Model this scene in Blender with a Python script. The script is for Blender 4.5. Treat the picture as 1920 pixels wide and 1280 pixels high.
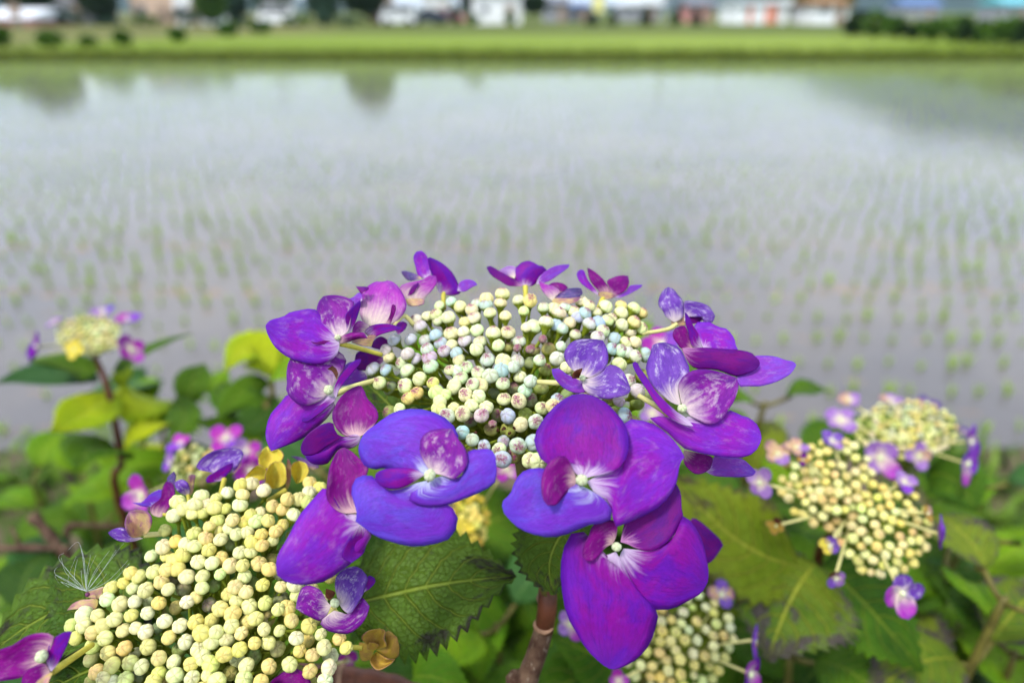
import bpy, bmesh, math, random
import numpy as np
from mathutils import Vector, Matrix, Quaternion, noise as mnoise

random.seed(7)
rng = np.random.default_rng(7)
scene = bpy.context.scene
for o in list(bpy.data.objects):
    bpy.data.objects.remove(o)

# ---------------------------------------------------------------- camera
FPX = 1280.0                      # focal length in pixels of a 1920 px wide frame (24 mm on 36 mm)
PITCH = math.radians(25.8)
CAM = Vector((0.0, 0.0, 1.72))    # water level is z = 0
FWD = Vector((0, math.cos(PITCH), -math.sin(PITCH)))
UPV = Vector((0, math.sin(PITCH), math.cos(PITCH)))
RGT = Vector((1, 0, 0))
cam_data = bpy.data.cameras.new('camera')
cam = bpy.data.objects.new('camera', cam_data)
scene.collection.objects.link(cam)
cam.location = CAM
cam.rotation_euler = (math.pi / 2 - PITCH, 0, 0)
cam_data.lens = 24.0
cam_data.sensor_width = 36.0
cam_data.clip_start = 0.01
cam_data.clip_end = 20000.0
cam_data.dof.use_dof = True
cam_data.dof.focus_distance = 0.193
cam_data.dof.aperture_fstop = 6.2
scene.camera = cam

# ---------------------------------------------------------------- sky, sun, exposure
SUN_EL, SUN_AZ = math.radians(57), math.radians(222)   # azimuth clockwise from +Y
world = bpy.data.worlds.new('World')
scene.world = world
world.use_nodes = True
wn, wl = world.node_tree.nodes, world.node_tree.links
wn.clear()
w_out = wn.new('ShaderNodeOutputWorld')
w_bg = wn.new('ShaderNodeBackground')
w_sky = wn.new('ShaderNodeTexSky')
w_sky.sky_type = 'NISHITA'
w_sky.sun_disc = False
w_sky.sun_elevation = SUN_EL
w_sky.sun_rotation = SUN_AZ
w_sky.dust_density = 2.0
w_geo = wn.new('ShaderNodeTexCoord')
w_noise = wn.new('ShaderNodeTexNoise')
w_map = wn.new('ShaderNodeMapping')
w_map.inputs['Scale'].default_value = (1.0, 1.0, 3.2)
w_noise.inputs['Scale'].default_value = 1.6
w_noise.inputs['Detail'].default_value = 5.0
w_noise.inputs['Roughness'].default_value = 0.55
w_ramp = wn.new('ShaderNodeMapRange')
w_ramp.inputs['From Min'].default_value = 0.34
w_ramp.inputs['From Max'].default_value = 0.60
w_ramp.inputs['To Min'].default_value = 0.6
w_ramp.inputs['To Max'].default_value = 0.97
w_mix = wn.new('ShaderNodeMix')
w_mix.data_type = 'RGBA'
w_mix.inputs['B'].default_value = (11.9, 13.1, 15.0, 1)
wl.new(w_geo.outputs['Generated'], w_map.inputs['Vector'])
wl.new(w_map.outputs['Vector'], w_noise.inputs['Vector'])
wl.new(w_noise.outputs['Fac'], w_ramp.inputs['Value'])
wl.new(w_ramp.outputs['Result'], w_mix.inputs['Factor'])
wl.new(w_sky.outputs['Color'], w_mix.inputs['A'])
wl.new(w_mix.outputs['Result'], w_bg.inputs['Color'])
w_bg.inputs['Strength'].default_value = 0.095
wl.new(w_bg.outputs['Background'], w_out.inputs['Surface'])

sun_data = bpy.data.lights.new('sun', 'SUN')
sun_data.energy = 2.9
sun_data.angle = math.radians(12)
sun_data.color = (1.0, 0.95, 0.88)
sun = bpy.data.objects.new('sun', sun_data)
scene.collection.objects.link(sun)
sd = Vector((math.sin(SUN_AZ) * math.cos(SUN_EL), math.cos(SUN_AZ) * math.cos(SUN_EL), math.sin(SUN_EL)))
sun.rotation_euler = sd.to_track_quat('Z', 'Y').to_euler()

scene.view_settings.view_transform = 'Standard'
scene.view_settings.look = 'None'
scene.view_settings.gamma = 1.0
scene.view_settings.exposure = 0.42
scene.view_settings.use_curve_mapping = False
scene.cycles.use_denoising = True
scene.cycles.use_adaptive_sampling = True
scene.cycles.adaptive_threshold = 0.02
scene.cycles.max_bounces = 6
scene.cycles.diffuse_bounces = 2
scene.cycles.glossy_bounces = 2
scene.cycles.transmission_bounces = 4
scene.cycles.volume_bounces = 0
scene.cycles.sample_clamp_indirect = 6.0

# ---------------------------------------------------------------- helpers
COL = scene.collection

def P(px, py, d):
    """point at depth d (metres along the lens axis) seen at pixel px, py of a 1920 x 1280 frame"""
    px, py, d = float(px), float(py), float(d)
    return CAM + d * (FWD + RGT * ((px - 960) / FPX) - UPV * ((py - 640) / FPX))

def project(v):
    r = Vector(v) - CAM
    d = r.dot(FWD)
    if d <= 0.001:
        return None
    return 960 + FPX * r.dot(RGT) / d, 640 - FPX * r.dot(UPV) / d, d

def lin(c):
    out = []
    for x in c[:3]:
        x = x / 255.0
        out.append(x / 12.92 if x <= 0.04045 else ((x + 0.055) / 1.055) ** 2.4)
    return (out[0], out[1], out[2], 1.0)

def tag(o, label=None, cat=None, group=None, kind=None):
    if label: o['label'] = label
    if cat: o['category'] = cat
    if group: o['group'] = group
    if kind: o['kind'] = kind
    return o

def link(o, parent=None):
    COL.objects.link(o)
    if parent is not None:
        o.parent = parent
    return o

def empty(name, loc=(0, 0, 0), parent=None):
    o = bpy.data.objects.new(name, None)
    o.empty_display_size = 0.02
    link(o, parent)
    o.location = loc
    o['_base'] = [loc[0], loc[1], loc[2]]
    return o

def mesh_obj(name, verts, faces, mat, parent=None, uvs=None, smooth=True, mats=None, fmat=None):
    """mesh in world coordinates; when parented to an Empty at a place, verts are moved into its frame"""
    me = bpy.data.meshes.new(name)
    off = world_of(parent)
    vv = [(v[0] - off[0], v[1] - off[1], v[2] - off[2]) for v in verts] if parent is not None else [tuple(v) for v in verts]
    me.from_pydata(vv, [], faces)
    if uvs is not None:
        lay = me.uv_layers.new(name='UVMap')
        idx = np.empty(len(me.loops), dtype=np.int32)
        me.loops.foreach_get('vertex_index', idx)
        arr = np.asarray(uvs, dtype=np.float32)[idx]
        lay.data.foreach_set('uv', arr.ravel())
    if smooth:
        me.polygons.foreach_set('use_smooth', [True] * len(me.polygons))
    for m in (mats or [mat]):
        me.materials.append(m)
    if fmat is not None:
        me.polygons.foreach_set('material_index', fmat)
    me.update()
    o = bpy.data.objects.new(name, me)
    return link(o, parent)

def world_of(o):
    x = Vector((0, 0, 0))
    while o is not None:
        x += Vector(o.location)
        o = o.parent
    return x

class MB:
    """collects shapes of ONE mesh object"""
    def __init__(s):
        s.v, s.f, s.m = [], [], []
    def box(s, c, size, rz=0.0, mi=0):
        n = len(s.v)
        cs, sn = math.cos(rz), math.sin(rz)
        for dz in (-.5, .5):
            for dx, dy in ((-.5, -.5), (.5, -.5), (.5, .5), (-.5, .5)):
                x, y = dx * size[0], dy * size[1]
                s.v.append((c[0] + x * cs - y * sn, c[1] + x * sn + y * cs, c[2] + dz * size[2]))
        for q in ((3, 2, 1, 0), (4, 5, 6, 7), (0, 1, 5, 4), (1, 2, 6, 5), (2, 3, 7, 6), (3, 0, 4, 7)):
            s.f.append([n + i for i in q]); s.m.append(mi)
        return s
    def tube(s, pts, radii, sides=8, mi=0, cap=True):
        pts = [Vector(p) for p in pts]
        n0 = len(s.v)
        up = Vector((0.31, 0.17, 0.93))
        for i, p in enumerate(pts):
            t = (pts[min(i + 1, len(pts) - 1)] - pts[max(i - 1, 0)])
            t = t.normalized() if t.length > 1e-9 else Vector((0, 0, 1))
            a = t.cross(up)
            if a.length < 0.1: a = t.cross(Vector((1, 0, 0)))
            a.normalize(); b = t.cross(a)
            r = radii[i] if hasattr(radii, '__len__') else radii
            for k in range(sides):
                g = 2 * math.pi * k / sides
                s.v.append(tuple(p + a * (r * math.cos(g)) + b * (r * math.sin(g))))
        for i in range(len(pts) - 1):
            for k in range(sides):
                k2 = (k + 1) % sides
                s.f.append([n0 + i * sides + k, n0 + i * sides + k2, n0 + (i + 1) * sides + k2, n0 + (i + 1) * sides + k]); s.m.append(mi)
        if cap:
            s.f.append([n0 + k for k in range(sides)][::-1]); s.m.append(mi)
            e = n0 + (len(pts) - 1) * sides
            s.f.append([e + k for k in range(sides)]); s.m.append(mi)
        return s
    def poly(s, pts, mi=0):
        n = len(s.v); s.v += [tuple(p) for p in pts]
        s.f.append(list(range(n, n + len(pts)))); s.m.append(mi)
        return s
    def prism(s, prof, axis_from, axis_to, mi=0):
        """profile points (list of 3D) swept by a vector"""
        n = len(s.v); k = len(prof); dv = Vector(axis_to) - Vector(axis_from)
        s.v += [tuple(Vector(p)) for p in prof] + [tuple(Vector(p) + dv) for p in prof]
        s.f.append(list(range(n, n + k))[::-1]); s.m.append(mi)
        s.f.append(list(range(n + k, n + 2 * k))); s.m.append(mi)
        for i in range(k):
            j = (i + 1) % k
            s.f.append([n + i, n + j, n + k + j, n + k + i]); s.m.append(mi)
        return s
    def build(s, name, mats, parent=None, smooth=False):
        mats = mats if isinstance(mats, (list, tuple)) else [mats]
        return mesh_obj(name, s.v, s.f, None, parent, None, smooth, list(mats), s.m)

# ---------------------------------------------------------------- materials
def new_mat(name):
    m = bpy.data.materials.new(name); m.use_nodes = True
    nt = m.node_tree; nt.nodes.clear()
    out = nt.nodes.new('ShaderNodeOutputMaterial')
    return m, nt, out

class NT:
    def __init__(s, nt): s.nt = nt
    def n(s, t, **kw):
        x = s.nt.nodes.new(t)
        for k, v in kw.items():
            setattr(x, k, v)
        return x
    def set(s, node, key, val):
        if val is None: return
        if isinstance(val, bpy.types.NodeSocket): s.nt.links.new(val, node.inputs[key])
        else: node.inputs[key].default_value = val
    def math(s, op, a, b=None, c=None, clamp=False):
        x = s.n('ShaderNodeMath', operation=op); x.use_clamp = clamp
        s.set(x, 0, a); s.set(x, 1, b)
        if c is not None: s.set(x, 2, c)
        return x.outputs[0]
    def ramp(s, v, a, b, lo=0.0, hi=1.0, smooth=True):
        x = s.n('ShaderNodeMapRange'); x.interpolation_type = 'SMOOTHSTEP' if smooth else 'LINEAR'
        s.set(x, 'Value', v); s.set(x, 'From Min', a); s.set(x, 'From Max', b); s.set(x, 'To Min', lo); s.set(x, 'To Max', hi)
        return x.outputs['Result']
    def mix(s, f, a, b, mode='MIX'):
        x = s.n('ShaderNodeMix'); x.data_type = 'RGBA'; x.blend_type = mode
        s.set(x, 'Factor', f); s.set(x, 'A', a); s.set(x, 'B', b)
        return x.outputs['Result']
    def noise(s, vec, scale, detail=3.0, rough=0.55, w=None):
        x = s.n('ShaderNodeTexNoise')
        if w is not None:
            x.noise_dimensions = '4D'; s.set(x, 'W', w)
        s.set(x, 'Vector', vec); s.set(x, 'Scale', scale); s.set(x, 'Detail', detail); s.set(x, 'Roughness', rough)
        return x.outputs['Fac']
    def comb(s, x, y, z=0.0):
        c = s.n('ShaderNodeCombineXYZ'); s.set(c, 0, x); s.set(c, 1, y); s.set(c, 2, z)
        return c.outputs[0]
    def bump(s, h, strength, dist):
        b = s.n('ShaderNodeBump'); s.set(b, 'Height', h); s.set(b, 'Strength', strength); s.set(b, 'Distance', dist)
        return b.outputs['Normal']
    def bsdf(s, out, color, rough=0.6, spec=0.3, normal=None, trans=0.0, tcol=None):
        p = s.n('ShaderNodeBsdfPrincipled')
        s.set(p, 'Base Color', color); s.set(p, 'Roughness', rough); s.set(p, 'Specular IOR Level', spec)
        if normal is not None: s.set(p, 'Normal', normal)
        res = p.outputs[0]
        if trans > 0:
            t = s.n('ShaderNodeBsdfTranslucent'); s.set(t, 'Color', tcol if tcol is not None else color)
            mx = s.n('ShaderNodeMixShader'); s.set(mx, 0, trans)
            s.nt.links.new(res, mx.inputs[1]); s.nt.links.new(t.outputs[0], mx.inputs[2])
            res = mx.outputs[0]
        s.nt.links.new(res, out.inputs['Surface'])
        return p

def plain(name, rgb, rough=0.7, spec=0.3, var=0.15, scale=8.0, trans=0.0, coord='Object'):
    m, nt, out = new_mat(name); b = NT(nt)
    tc = b.n('ShaderNodeTexCoord')
    c = lin(rgb)
    n = b.noise(tc.outputs[coord], scale, 4.0)
    f = b.ramp(n, 0.3, 0.7, 1 - var, 1 + var)
    hsv = b.n('ShaderNodeHueSaturation'); b.set(hsv, 'Color', c); b.set(hsv, 'Value', f)
    b.bsdf(out, hsv.outputs[0], rough, spec, None, trans)
    return m

def petal_mat(name, main, main2, edge, base, base_ext=0.35, edge_lo=0.75, mottle=0.0, mottle_col=(245, 225, 235), edge_amt=0.5):
    m, nt, out = new_mat(name); b = NT(nt)
    uv = b.n('ShaderNodeUVMap'); uv.uv_map = 'UVMap'
    sx = b.n('ShaderNodeSeparateXYZ'); b.set(sx, 0, uv.outputs[0])
    oi = b.n('ShaderNodeObjectInfo')
    w = b.math('MULTIPLY', oi.outputs['Random'], 37.0)
    u, v = sx.outputs[0], sx.outputs[1]
    av = b.math('MULTIPLY', b.math('ABSOLUTE', b.math('SUBTRACT', v, 0.5)), 2.0)
    streak = b.noise(b.comb(b.math('MULTIPLY', v, 17.0), b.math('MULTIPLY', u, 1.6)), 1.0, 2.0, 0.5, w)
    fibre = b.noise(b.comb(b.math('MULTIPLY', v, 55.0), b.math('MULTIPLY', u, 9.0)), 1.0, 3.0, 0.6, w)
    blot = b.noise(uv.outputs[0], 3.2, 4.0, 0.6, w)
    fine = b.noise(uv.outputs[0], 26.0, 3.0, 0.65, w)
    col = b.mix(b.ramp(blot, 0.38, 0.60), lin(main), lin(main2))
    wob = b.math('MULTIPLY', b.math('SUBTRACT', blot, 0.5), 2.2)
    l1 = b.noise(b.comb(b.math('ADD', b.math('MULTIPLY', v, 12.0), wob), b.math('MULTIPLY', u, 1.5)), 1.0, 1.0, 0.4, b.math('ADD', w, 3.0))
    l2 = b.noise(b.comb(b.math('ADD', b.math('MULTIPLY', v, 24.0), wob), b.math('MULTIPLY', u, 9.0)), 1.0, 2.0, 0.5, b.math('ADD', w, 7.0))
    vein = b.math('MAXIMUM', b.ramp(b.math('ABSOLUTE', b.math('SUBTRACT', l1, 0.5)), 0.022, 0.0), b.math('MULTIPLY', b.ramp(b.math('ABSOLUTE', b.math('SUBTRACT', l2, 0.5)), 0.03, 0.0), 0.7))
    col = b.mix(b.math('MULTIPLY', vein, 0.30), col, lin((max(main[0] - 46, 0), max(main[1] - 24, 0), max(main[2] - 52, 0))))
    lite = b.noise(uv.outputs[0], 9.0, 5.0, 0.7, b.math('ADD', w, 23.0))
    col = b.mix(b.ramp(lite, 0.55, 0.8, 0.0, 0.22), col, lin((min(main[0]+70,255), main[1]+56, min(main[2]+44,255))))
    if mottle > 0:
        mm = b.noise(uv.outputs[0], 6.0, 5.0, 0.68, b.math('ADD', w, 11.0))
        col = b.mix(b.math('MULTIPLY', b.ramp(mm, 0.5, 0.68), mottle), col, lin(mottle_col))
    e = b.math('MAXIMUM', u, b.math('MULTIPLY', b.math('MULTIPLY', av, av), b.ramp(u, 0.15, 0.5)))
    e = b.math('ADD', e, b.math('MULTIPLY', b.math('SUBTRACT', blot, 0.5), 0.5))
    col = b.mix(b.math('MULTIPLY', b.ramp(e, edge_lo, 1.02), edge_amt), col, lin(edge))
    col = b.mix(b.ramp(b.math('ADD', u, b.math('MULTIPLY', b.math('SUBTRACT', streak, 0.5), 0.3)), 0.5, 0.1, 0.0, 0.6), col, lin(main2))
    bu = b.math('ADD', u, b.math('MULTIPLY', b.math('SUBTRACT', streak, 0.5), 0.42))
    bu = b.math('ADD', bu, b.math('MULTIPLY', b.math('SUBTRACT', blot, 0.5), 0.35))
    col = b.mix(b.ramp(bu, base_ext * 1.15, base_ext * 0.05, 0.0, 0.95), col, lin(base))
    vf = b.math('ADD', b.math('MULTIPLY', fibre, 0.42), b.math('MULTIPLY', fine, 0.46))
    hsv = b.n('ShaderNodeHueSaturation'); b.set(hsv, 'Color', col); b.set(hsv, 'Value', b.math('ADD', b.math('MULTIPLY', vf, 0.9), 0.36))
    h = b.math('ADD', fibre, fine)
    nrm = b.bump(b.math('SUBTRACT', h, vein), 0.16, 0.0005)
    b.bsdf(out, hsv.outputs[0], 0.52, 0.16, nrm, 0.24)
    return m

PM = {
 'violet':  petal_mat('petal_blue_violet', (114, 76, 220), (128, 48, 206), (78, 60, 212), (212, 218, 252), 0.27, 0.6, 0.18, (150, 130, 232), edge_amt=0.5),
 'purple':  petal_mat('petal_purple', (112, 20, 182), (146, 8, 160), (74, 26, 164), (230, 206, 240), 0.28, 0.6, edge_amt=0.65),
 'deep':    petal_mat('petal_deep_purple', (100, 4, 142), (128, 2, 134), (64, 12, 136), (215, 150, 205), 0.20, 0.7),
 'bright':  petal_mat('petal_bright_purple', (136, 42, 208), (160, 26, 190), (92, 42, 196), (236, 212, 245), 0.25, 0.65, 0.12, edge_amt=0.6),
 'lilac':   petal_mat('petal_lilac', (140, 78, 218), (156, 64, 204), (96, 70, 208), (230, 205, 240), 0.22, 0.7, 0.15),
 'magenta': petal_mat('petal_magenta', (150, 8, 146), (128, 6, 132), (80, 12, 120), (246, 205, 205), 0.34, 0.7, 0.1),
 'mottled': petal_mat('petal_mottled_pink', (152, 36, 172), (126, 22, 160), (84, 40, 140), (250, 228, 226), 0.42, 0.68, 0.5),
 'pale':    petal_mat('petal_pale_mottled', (134, 84, 196), (112, 60, 180), (76, 50, 132), (244, 226, 224), 0.40, 0.72, 0.75, (226, 214, 240)),
 'pinkwhite': petal_mat('petal_pink_white', (196, 70, 200), (176, 50, 190), (128, 50, 180), (252, 236, 214), 0.62, 0.72, 0.3),
 'cream':   petal_mat('petal_cream', (238, 208, 150), (222, 170, 150), (122, 50, 140), (240, 222, 150), 0.3, 0.6, 0.75, (176, 90, 170), edge_amt=0.8),
 'creamtip': petal_mat('petal_cream_purple_tip', (236, 206, 150), (226, 160, 170), (100, 20, 100), (238, 218, 120), 0.3, 0.55, 0.0),
 'yellow':  petal_mat('petal_yellow', (255, 240, 100), (250, 222, 84), (140, 90, 90), (255, 244, 110), 0.3, 0.9, 0.3, (250, 240, 150), edge_amt=0.8),
 'ochre':   petal_mat('petal_ochre', (214, 180, 70), (200, 156, 80), (160, 90, 110), (206, 186, 60), 0.3, 0.84, 0.2, (220, 190, 120)),
 'dusk':    petal_mat('petal_dusky_blue', (96, 84, 150), (120, 80, 160), (60, 50, 110), (230, 200, 150), 0.25, 0.6, 0.3),
 'lav':     petal_mat('petal_lavender', (182, 142, 212), (166, 108, 200), (120, 84, 190), (250, 234, 206), 0.5, 0.85, 0.3),
 'rose':    petal_mat('petal_rose_purple', (186, 52, 200), (200, 60, 180), (120, 60, 190), (252, 226, 216), 0.42, 0.8, 0.1),
 'brown':   petal_mat('petal_withered_brown', (104, 54, 34), (84, 44, 34), (60, 34, 34), (150, 100, 60), 0.2, 0.8),
}

def bud_material():
    m, nt, out = new_mat('flower_bud'); b = NT(nt)
    oi = b.n('ShaderNodeObjectInfo'); tc = b.n('ShaderNodeTexCoord')
    w = b.math('MULTIPLY', oi.outputs['Random'], 61.0)
    sp = b.n('ShaderNodeSeparateXYZ'); b.set(sp, 0, tc.outputs['Object'])
    at = b.n('ShaderNodeAttribute'); at.attribute_name = 'suture'
    n1 = b.noise(tc.outputs['Object'], 1.3, 3.0, 0.6, w)
    n2 = b.noise(tc.outputs['Object'], 4.5, 4.0, 0.65, w)
    col = oi.outputs['Color']
    warm = b.mix(b.ramp(n1, 0.48, 0.72), col, lin((232, 196, 110)))
    col = b.mix(0.10, col, warm)
    cool = b.mix(b.ramp(n1, 0.5, 0.3), col, lin((208, 222, 158)))
    col = b.mix(0.35, col, cool)
    tipf = b.math('MULTIPLY', b.ramp(b.math('ADD', sp.outputs[2], b.math('MULTIPLY', n2, 1.2)), 1.15, 1.6), b.ramp(oi.outputs['Random'], 0.15, 0.7))
    col = b.mix(b.math('MULTIPLY', tipf, oi.outputs['Alpha']), col, lin((140, 62, 104)))
    col = b.mix(b.math('MULTIPLY', at.outputs['Fac'], 0.6), col, lin((150, 142, 84)))
    col = b.mix(b.ramp(b.math('ADD', sp.outputs[2], b.math('MULTIPLY', b.math('SUBTRACT', n2, 0.5), 0.8)), 0.04, -0.55), col, lin((124, 138, 30)))
    nrm = b.bump(n2, 0.25, 0.05)
    b.bsdf(out, col, 0.55, 0.22, nrm, 0.08)
    return m
M_BUD = bud_material()

def leaf_mat(name, main, main2, vein, blotch=0.0, blotch_col=(52, 40, 48), nsec=8.0, trans=0.3, rough=0.5):
    m, nt, out = new_mat(name); b = NT(nt)
    uv = b.n('ShaderNodeUVMap'); uv.uv_map = 'UVMap'
    oi = b.n('ShaderNodeObjectInfo')
    w = b.math('MULTIPLY', oi.outputs['Random'], 53.0)
    sx = b.n('ShaderNodeSeparateXYZ'); b.set(sx, 0, uv.outputs[0])
    u = sx.outputs[0]
    av = b.math('MULTIPLY', b.math('ABSOLUTE', b.math('SUBTRACT', sx.outputs[1], 0.5)), 2.0)
    wob = b.noise(uv.outputs[0], 7.0, 2.0, 0.5, w)
    ph = b.math('SUBTRACT', u, b.math('MULTIPLY', b.math('POWER', av, 1.25), 0.30))
    ph = b.math('ADD', ph, b.math('MULTIPLY', b.math('SUBTRACT', wob, 0.5), 0.035))
    fr = b.math('FRACT', b.math('MULTIPLY', ph, nsec))
    dist = b.math('ABSOLUTE', b.math('SUBTRACT', fr, 0.5))
    sec = b.math('MULTIPLY', b.ramp(dist, 0.40, 0.49), b.ramp(av, 1.0, 0.55))
    mid = b.ramp(av, 0.055, 0.02)
    vo = b.n('ShaderNodeTexVoronoi'); vo.feature = 'DISTANCE_TO_EDGE'
    b.set(vo, 'Vector', uv.outputs[0]); b.set(vo, 'Scale', 26.0)
    net = b.ramp(vo.outputs['Distance'], 0.07, 0.0)
    veinf = b.math('MAXIMUM', b.math('MAXIMUM', mid, sec), b.math('MULTIPLY', net, 0.26))
    big = b.noise(uv.outputs[0], 2.4, 3.0, 0.55, w)
    fine = b.noise(uv.outputs[0], 22.0, 3.0, 0.6, w)
    col = b.mix(b.ramp(b.math('ADD', big, b.math('MULTIPLY', oi.outputs['Random'], 0.25)), 0.4, 0.78), lin(main), lin(main2))
    col = b.mix(b.math('MULTIPLY', veinf, 0.75), col, lin(vein))
    if blotch > 0:
        bn = b.noise(uv.outputs[0], 4.2, 5.0, 0.68, b.math('ADD', w, 5.0))
        ed = b.math('MULTIPLY', b.math('MAXIMUM', av, b.math('MULTIPLY', u, 1.02)), 0.30)
        bf = b.ramp(b.math('ADD', bn, ed), 0.80 - 0.16 * blotch, 0.93 - 0.16 * blotch)
        bf = b.math('MULTIPLY', bf, b.math('SUBTRACT', 1.0, b.math('MULTIPLY', veinf, 0.6)))
        col = b.mix(b.math('MULTIPLY', bf, 0.9), col, lin(blotch_col))
    hsv = b.n('ShaderNodeHueSaturation'); b.set(hsv, 'Color', col)
    b.set(hsv, 'Value', b.math('ADD', b.math('MULTIPLY', fine, 0.7), 0.62))
    nrm = b.bump(b.math('SUBTRACT', b.math('MULTIPLY', fine, 0.7), b.math('MULTIPLY', veinf, 2.0)), 0.8, 0.0012)
    b.bsdf(out, hsv.outputs[0], rough, 0.22, nrm, trans)
    return m

LM = {
 'green':  leaf_mat('leaf_green', (58, 102, 10), (88, 130, 12), (132, 156, 44)),
 'bright': leaf_mat('leaf_bright_green', (92, 146, 8), (126, 168, 8), (158, 184, 50)),
 'yellow': leaf_mat('leaf_yellow_green', (162, 192, 10), (194, 206, 14), (200, 208, 60)),
 'dark':   leaf_mat('leaf_dark_green', (44, 82, 14), (62, 102, 20), (104, 132, 46)),
 'cool':   leaf_mat('leaf_cool_green', (50, 98, 44), (66, 114, 50), (106, 144, 80)),
 'blotch': leaf_mat('leaf_blotched', (84, 118, 24), (122, 142, 34), (170, 176, 56), 0.8, (84, 70, 76)),
 'blotch2': leaf_mat('leaf_dark_blotched', (58, 94, 18), (84, 116, 24), (136, 154, 50), 0.45, (48, 36, 40)),
 'olive':  leaf_mat('leaf_olive', (98, 128, 14), (124, 142, 22), (164, 170, 54), 0.5, (84, 72, 50)),
}
M_STALK = plain('flower_stalk', (206, 200, 130), 0.5, 0.3, 0.12, 300.0, 0.1)
M_STALKY = plain('flower_stalk_yellow', (190, 180, 70), 0.5, 0.3, 0.15, 300.0, 0.1)
M_PEDICEL = plain('pedicel_green', (134, 148, 42), 0.55, 0.3, 0.3, 260.0, 0.1)
M_STEMG = plain('stem_green', (98, 92, 40), 0.6, 0.3, 0.3, 120.0)
M_CENTRE = plain('flower_centre', (212, 222, 176), 0.5, 0.35, 0.12, 400.0)

def bark_mat():
    m, nt, out = new_mat('stem_bark'); b = NT(nt)
    tc = b.n('ShaderNodeTexCoord'); mp = b.n('ShaderNodeMapping')
    b.set(mp, 'Vector', tc.outputs['Object']); b.set(mp, 'Scale', (1.0, 1.0, 0.16))
    n1 = b.noise(mp.outputs[0], 900.0, 4.0, 0.65)
    n2 = b.noise(tc.outputs['Object'], 120.0, 3.0, 0.6)
    col = b.mix(b.ramp(n2, 0.35, 0.65), lin((66, 44, 34)), lin((104, 82, 66)))
    col = b.mix(b.ramp(n1, 0.56, 0.74), col, lin((160, 146, 130)))
    b.bsdf(out, col, 0.8, 0.2, b.bump(n1, 0.8, 0.0008))
    return m
M_BARK = bark_mat()
M_REDSTEM = plain('stem_red_brown', (92, 50, 32), 0.5, 0.35, 0.35, 160.0)
M_NODE = plain('stem_node_pale', (150, 116, 92), 0.7, 0.2, 0.3, 200.0)

# ================================================================ the setting
def ground_mat():
    m, nt, out = new_mat('ground_soil_and_grass'); b = NT(nt)
    tc = b.n('ShaderNodeTexCoord'); sp = b.n('ShaderNodeSeparateXYZ'); b.set(sp, 0, tc.outputs['Object'])
    y = sp.outputs[1]
    n1 = b.noise(tc.outputs['Object'], 5.0, 5.0, 0.65)
    n2 = b.noise(tc.outputs['Object'], 40.0, 3.0, 0.6)
    soil = b.mix(b.ramp(n2, 0.3, 0.7), lin((70, 58, 46)), lin((112, 98, 82)))
    verge = b.mix(b.ramp(n1, 0.46, 0.62), soil, lin((58, 80, 26)))
    mud = lin((120, 112, 104))
    near = b.mix(b.ramp(y, 2.15, 2.45), verge, mud)
    mp = b.n('ShaderNodeMapping'); b.set(mp, 'Vector', tc.outputs['Object']); b.set(mp, 'Scale', (0.07, 0.45, 1.0))
    n3 = b.noise(mp.outputs[0], 1.0, 3.0, 0.6)
    bright = b.mix(b.ramp(n3, 0.35, 0.65), lin((100, 122, 22)), lin((128, 144, 58)))
    dull = b.mix(b.ramp(n3, 0.35, 0.65), lin((74, 92, 32)), lin((96, 102, 46)))
    field = b.mix(b.ramp(y, 40.0, 50.0), bright, dull)
    rat = b.math('DIVIDE', sp.outputs[0], b.math('MAXIMUM', y, 1.0))
    thr = b.math('ADD', b.math('MULTIPLY', b.math('ADD', rat, 0.69), 43.0), 28.6)
    lf_ = b.math('MULTIPLY', b.ramp(b.math('SUBTRACT', y, thr), 0.0, 2.5), b.ramp(rat, -0.2, -0.3))
    field = b.mix(b.math('MULTIPLY', lf_, 0.9), field, b.mix(b.ramp(n3, 0.4, 0.6), lin((84, 92, 44)), lin((112, 108, 62))))
    bank = b.mix(b.ramp(n1, 0.4, 0.6), lin((46, 58, 10)), lin((64, 70, 18)))  # bank face darker than the field grass: its shade is put into the colour
    zf = b.ramp(sp.outputs[2], 0.385, 0.33)
    far = b.mix(zf, field, bank)
    col = b.mix(b.ramp(y, 25.0, 26.0), near, far)
    b.bsdf(out, col, 0.9, 0.15, b.bump(n2, 0.6, 0.02))
    return m

def zground(x, y):
    z = 0.45
    def ss(a, b, t):
        t = min(1, max(0, (t - a) / (b - a))); return t * t * (3 - 2 * t)
    wob = 0.08 * mnoise.noise(Vector((x * 0.9, 0.3, 1.7)))
    zin = -0.09
    sink = ss(1.75 + wob, 2.5 + wob, y) * (1 - ss(27.0, 27.9, y)) * (1 - ss(60, 61, abs(x)))
    if y > 20: z = 0.40
    n = 0.03 * mnoise.noise(Vector((x * 2.3, y * 2.3, 0))) if y < 4 else 0.0
    if 26.5 < y < 32: n = 0.035 * mnoise.noise(Vector((x * 0.7, y * 0.8, 3)))
    if abs(x) > 55 or y > 34: n = 0.0
    return z * (1 - sink) + zin * sink + n

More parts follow.
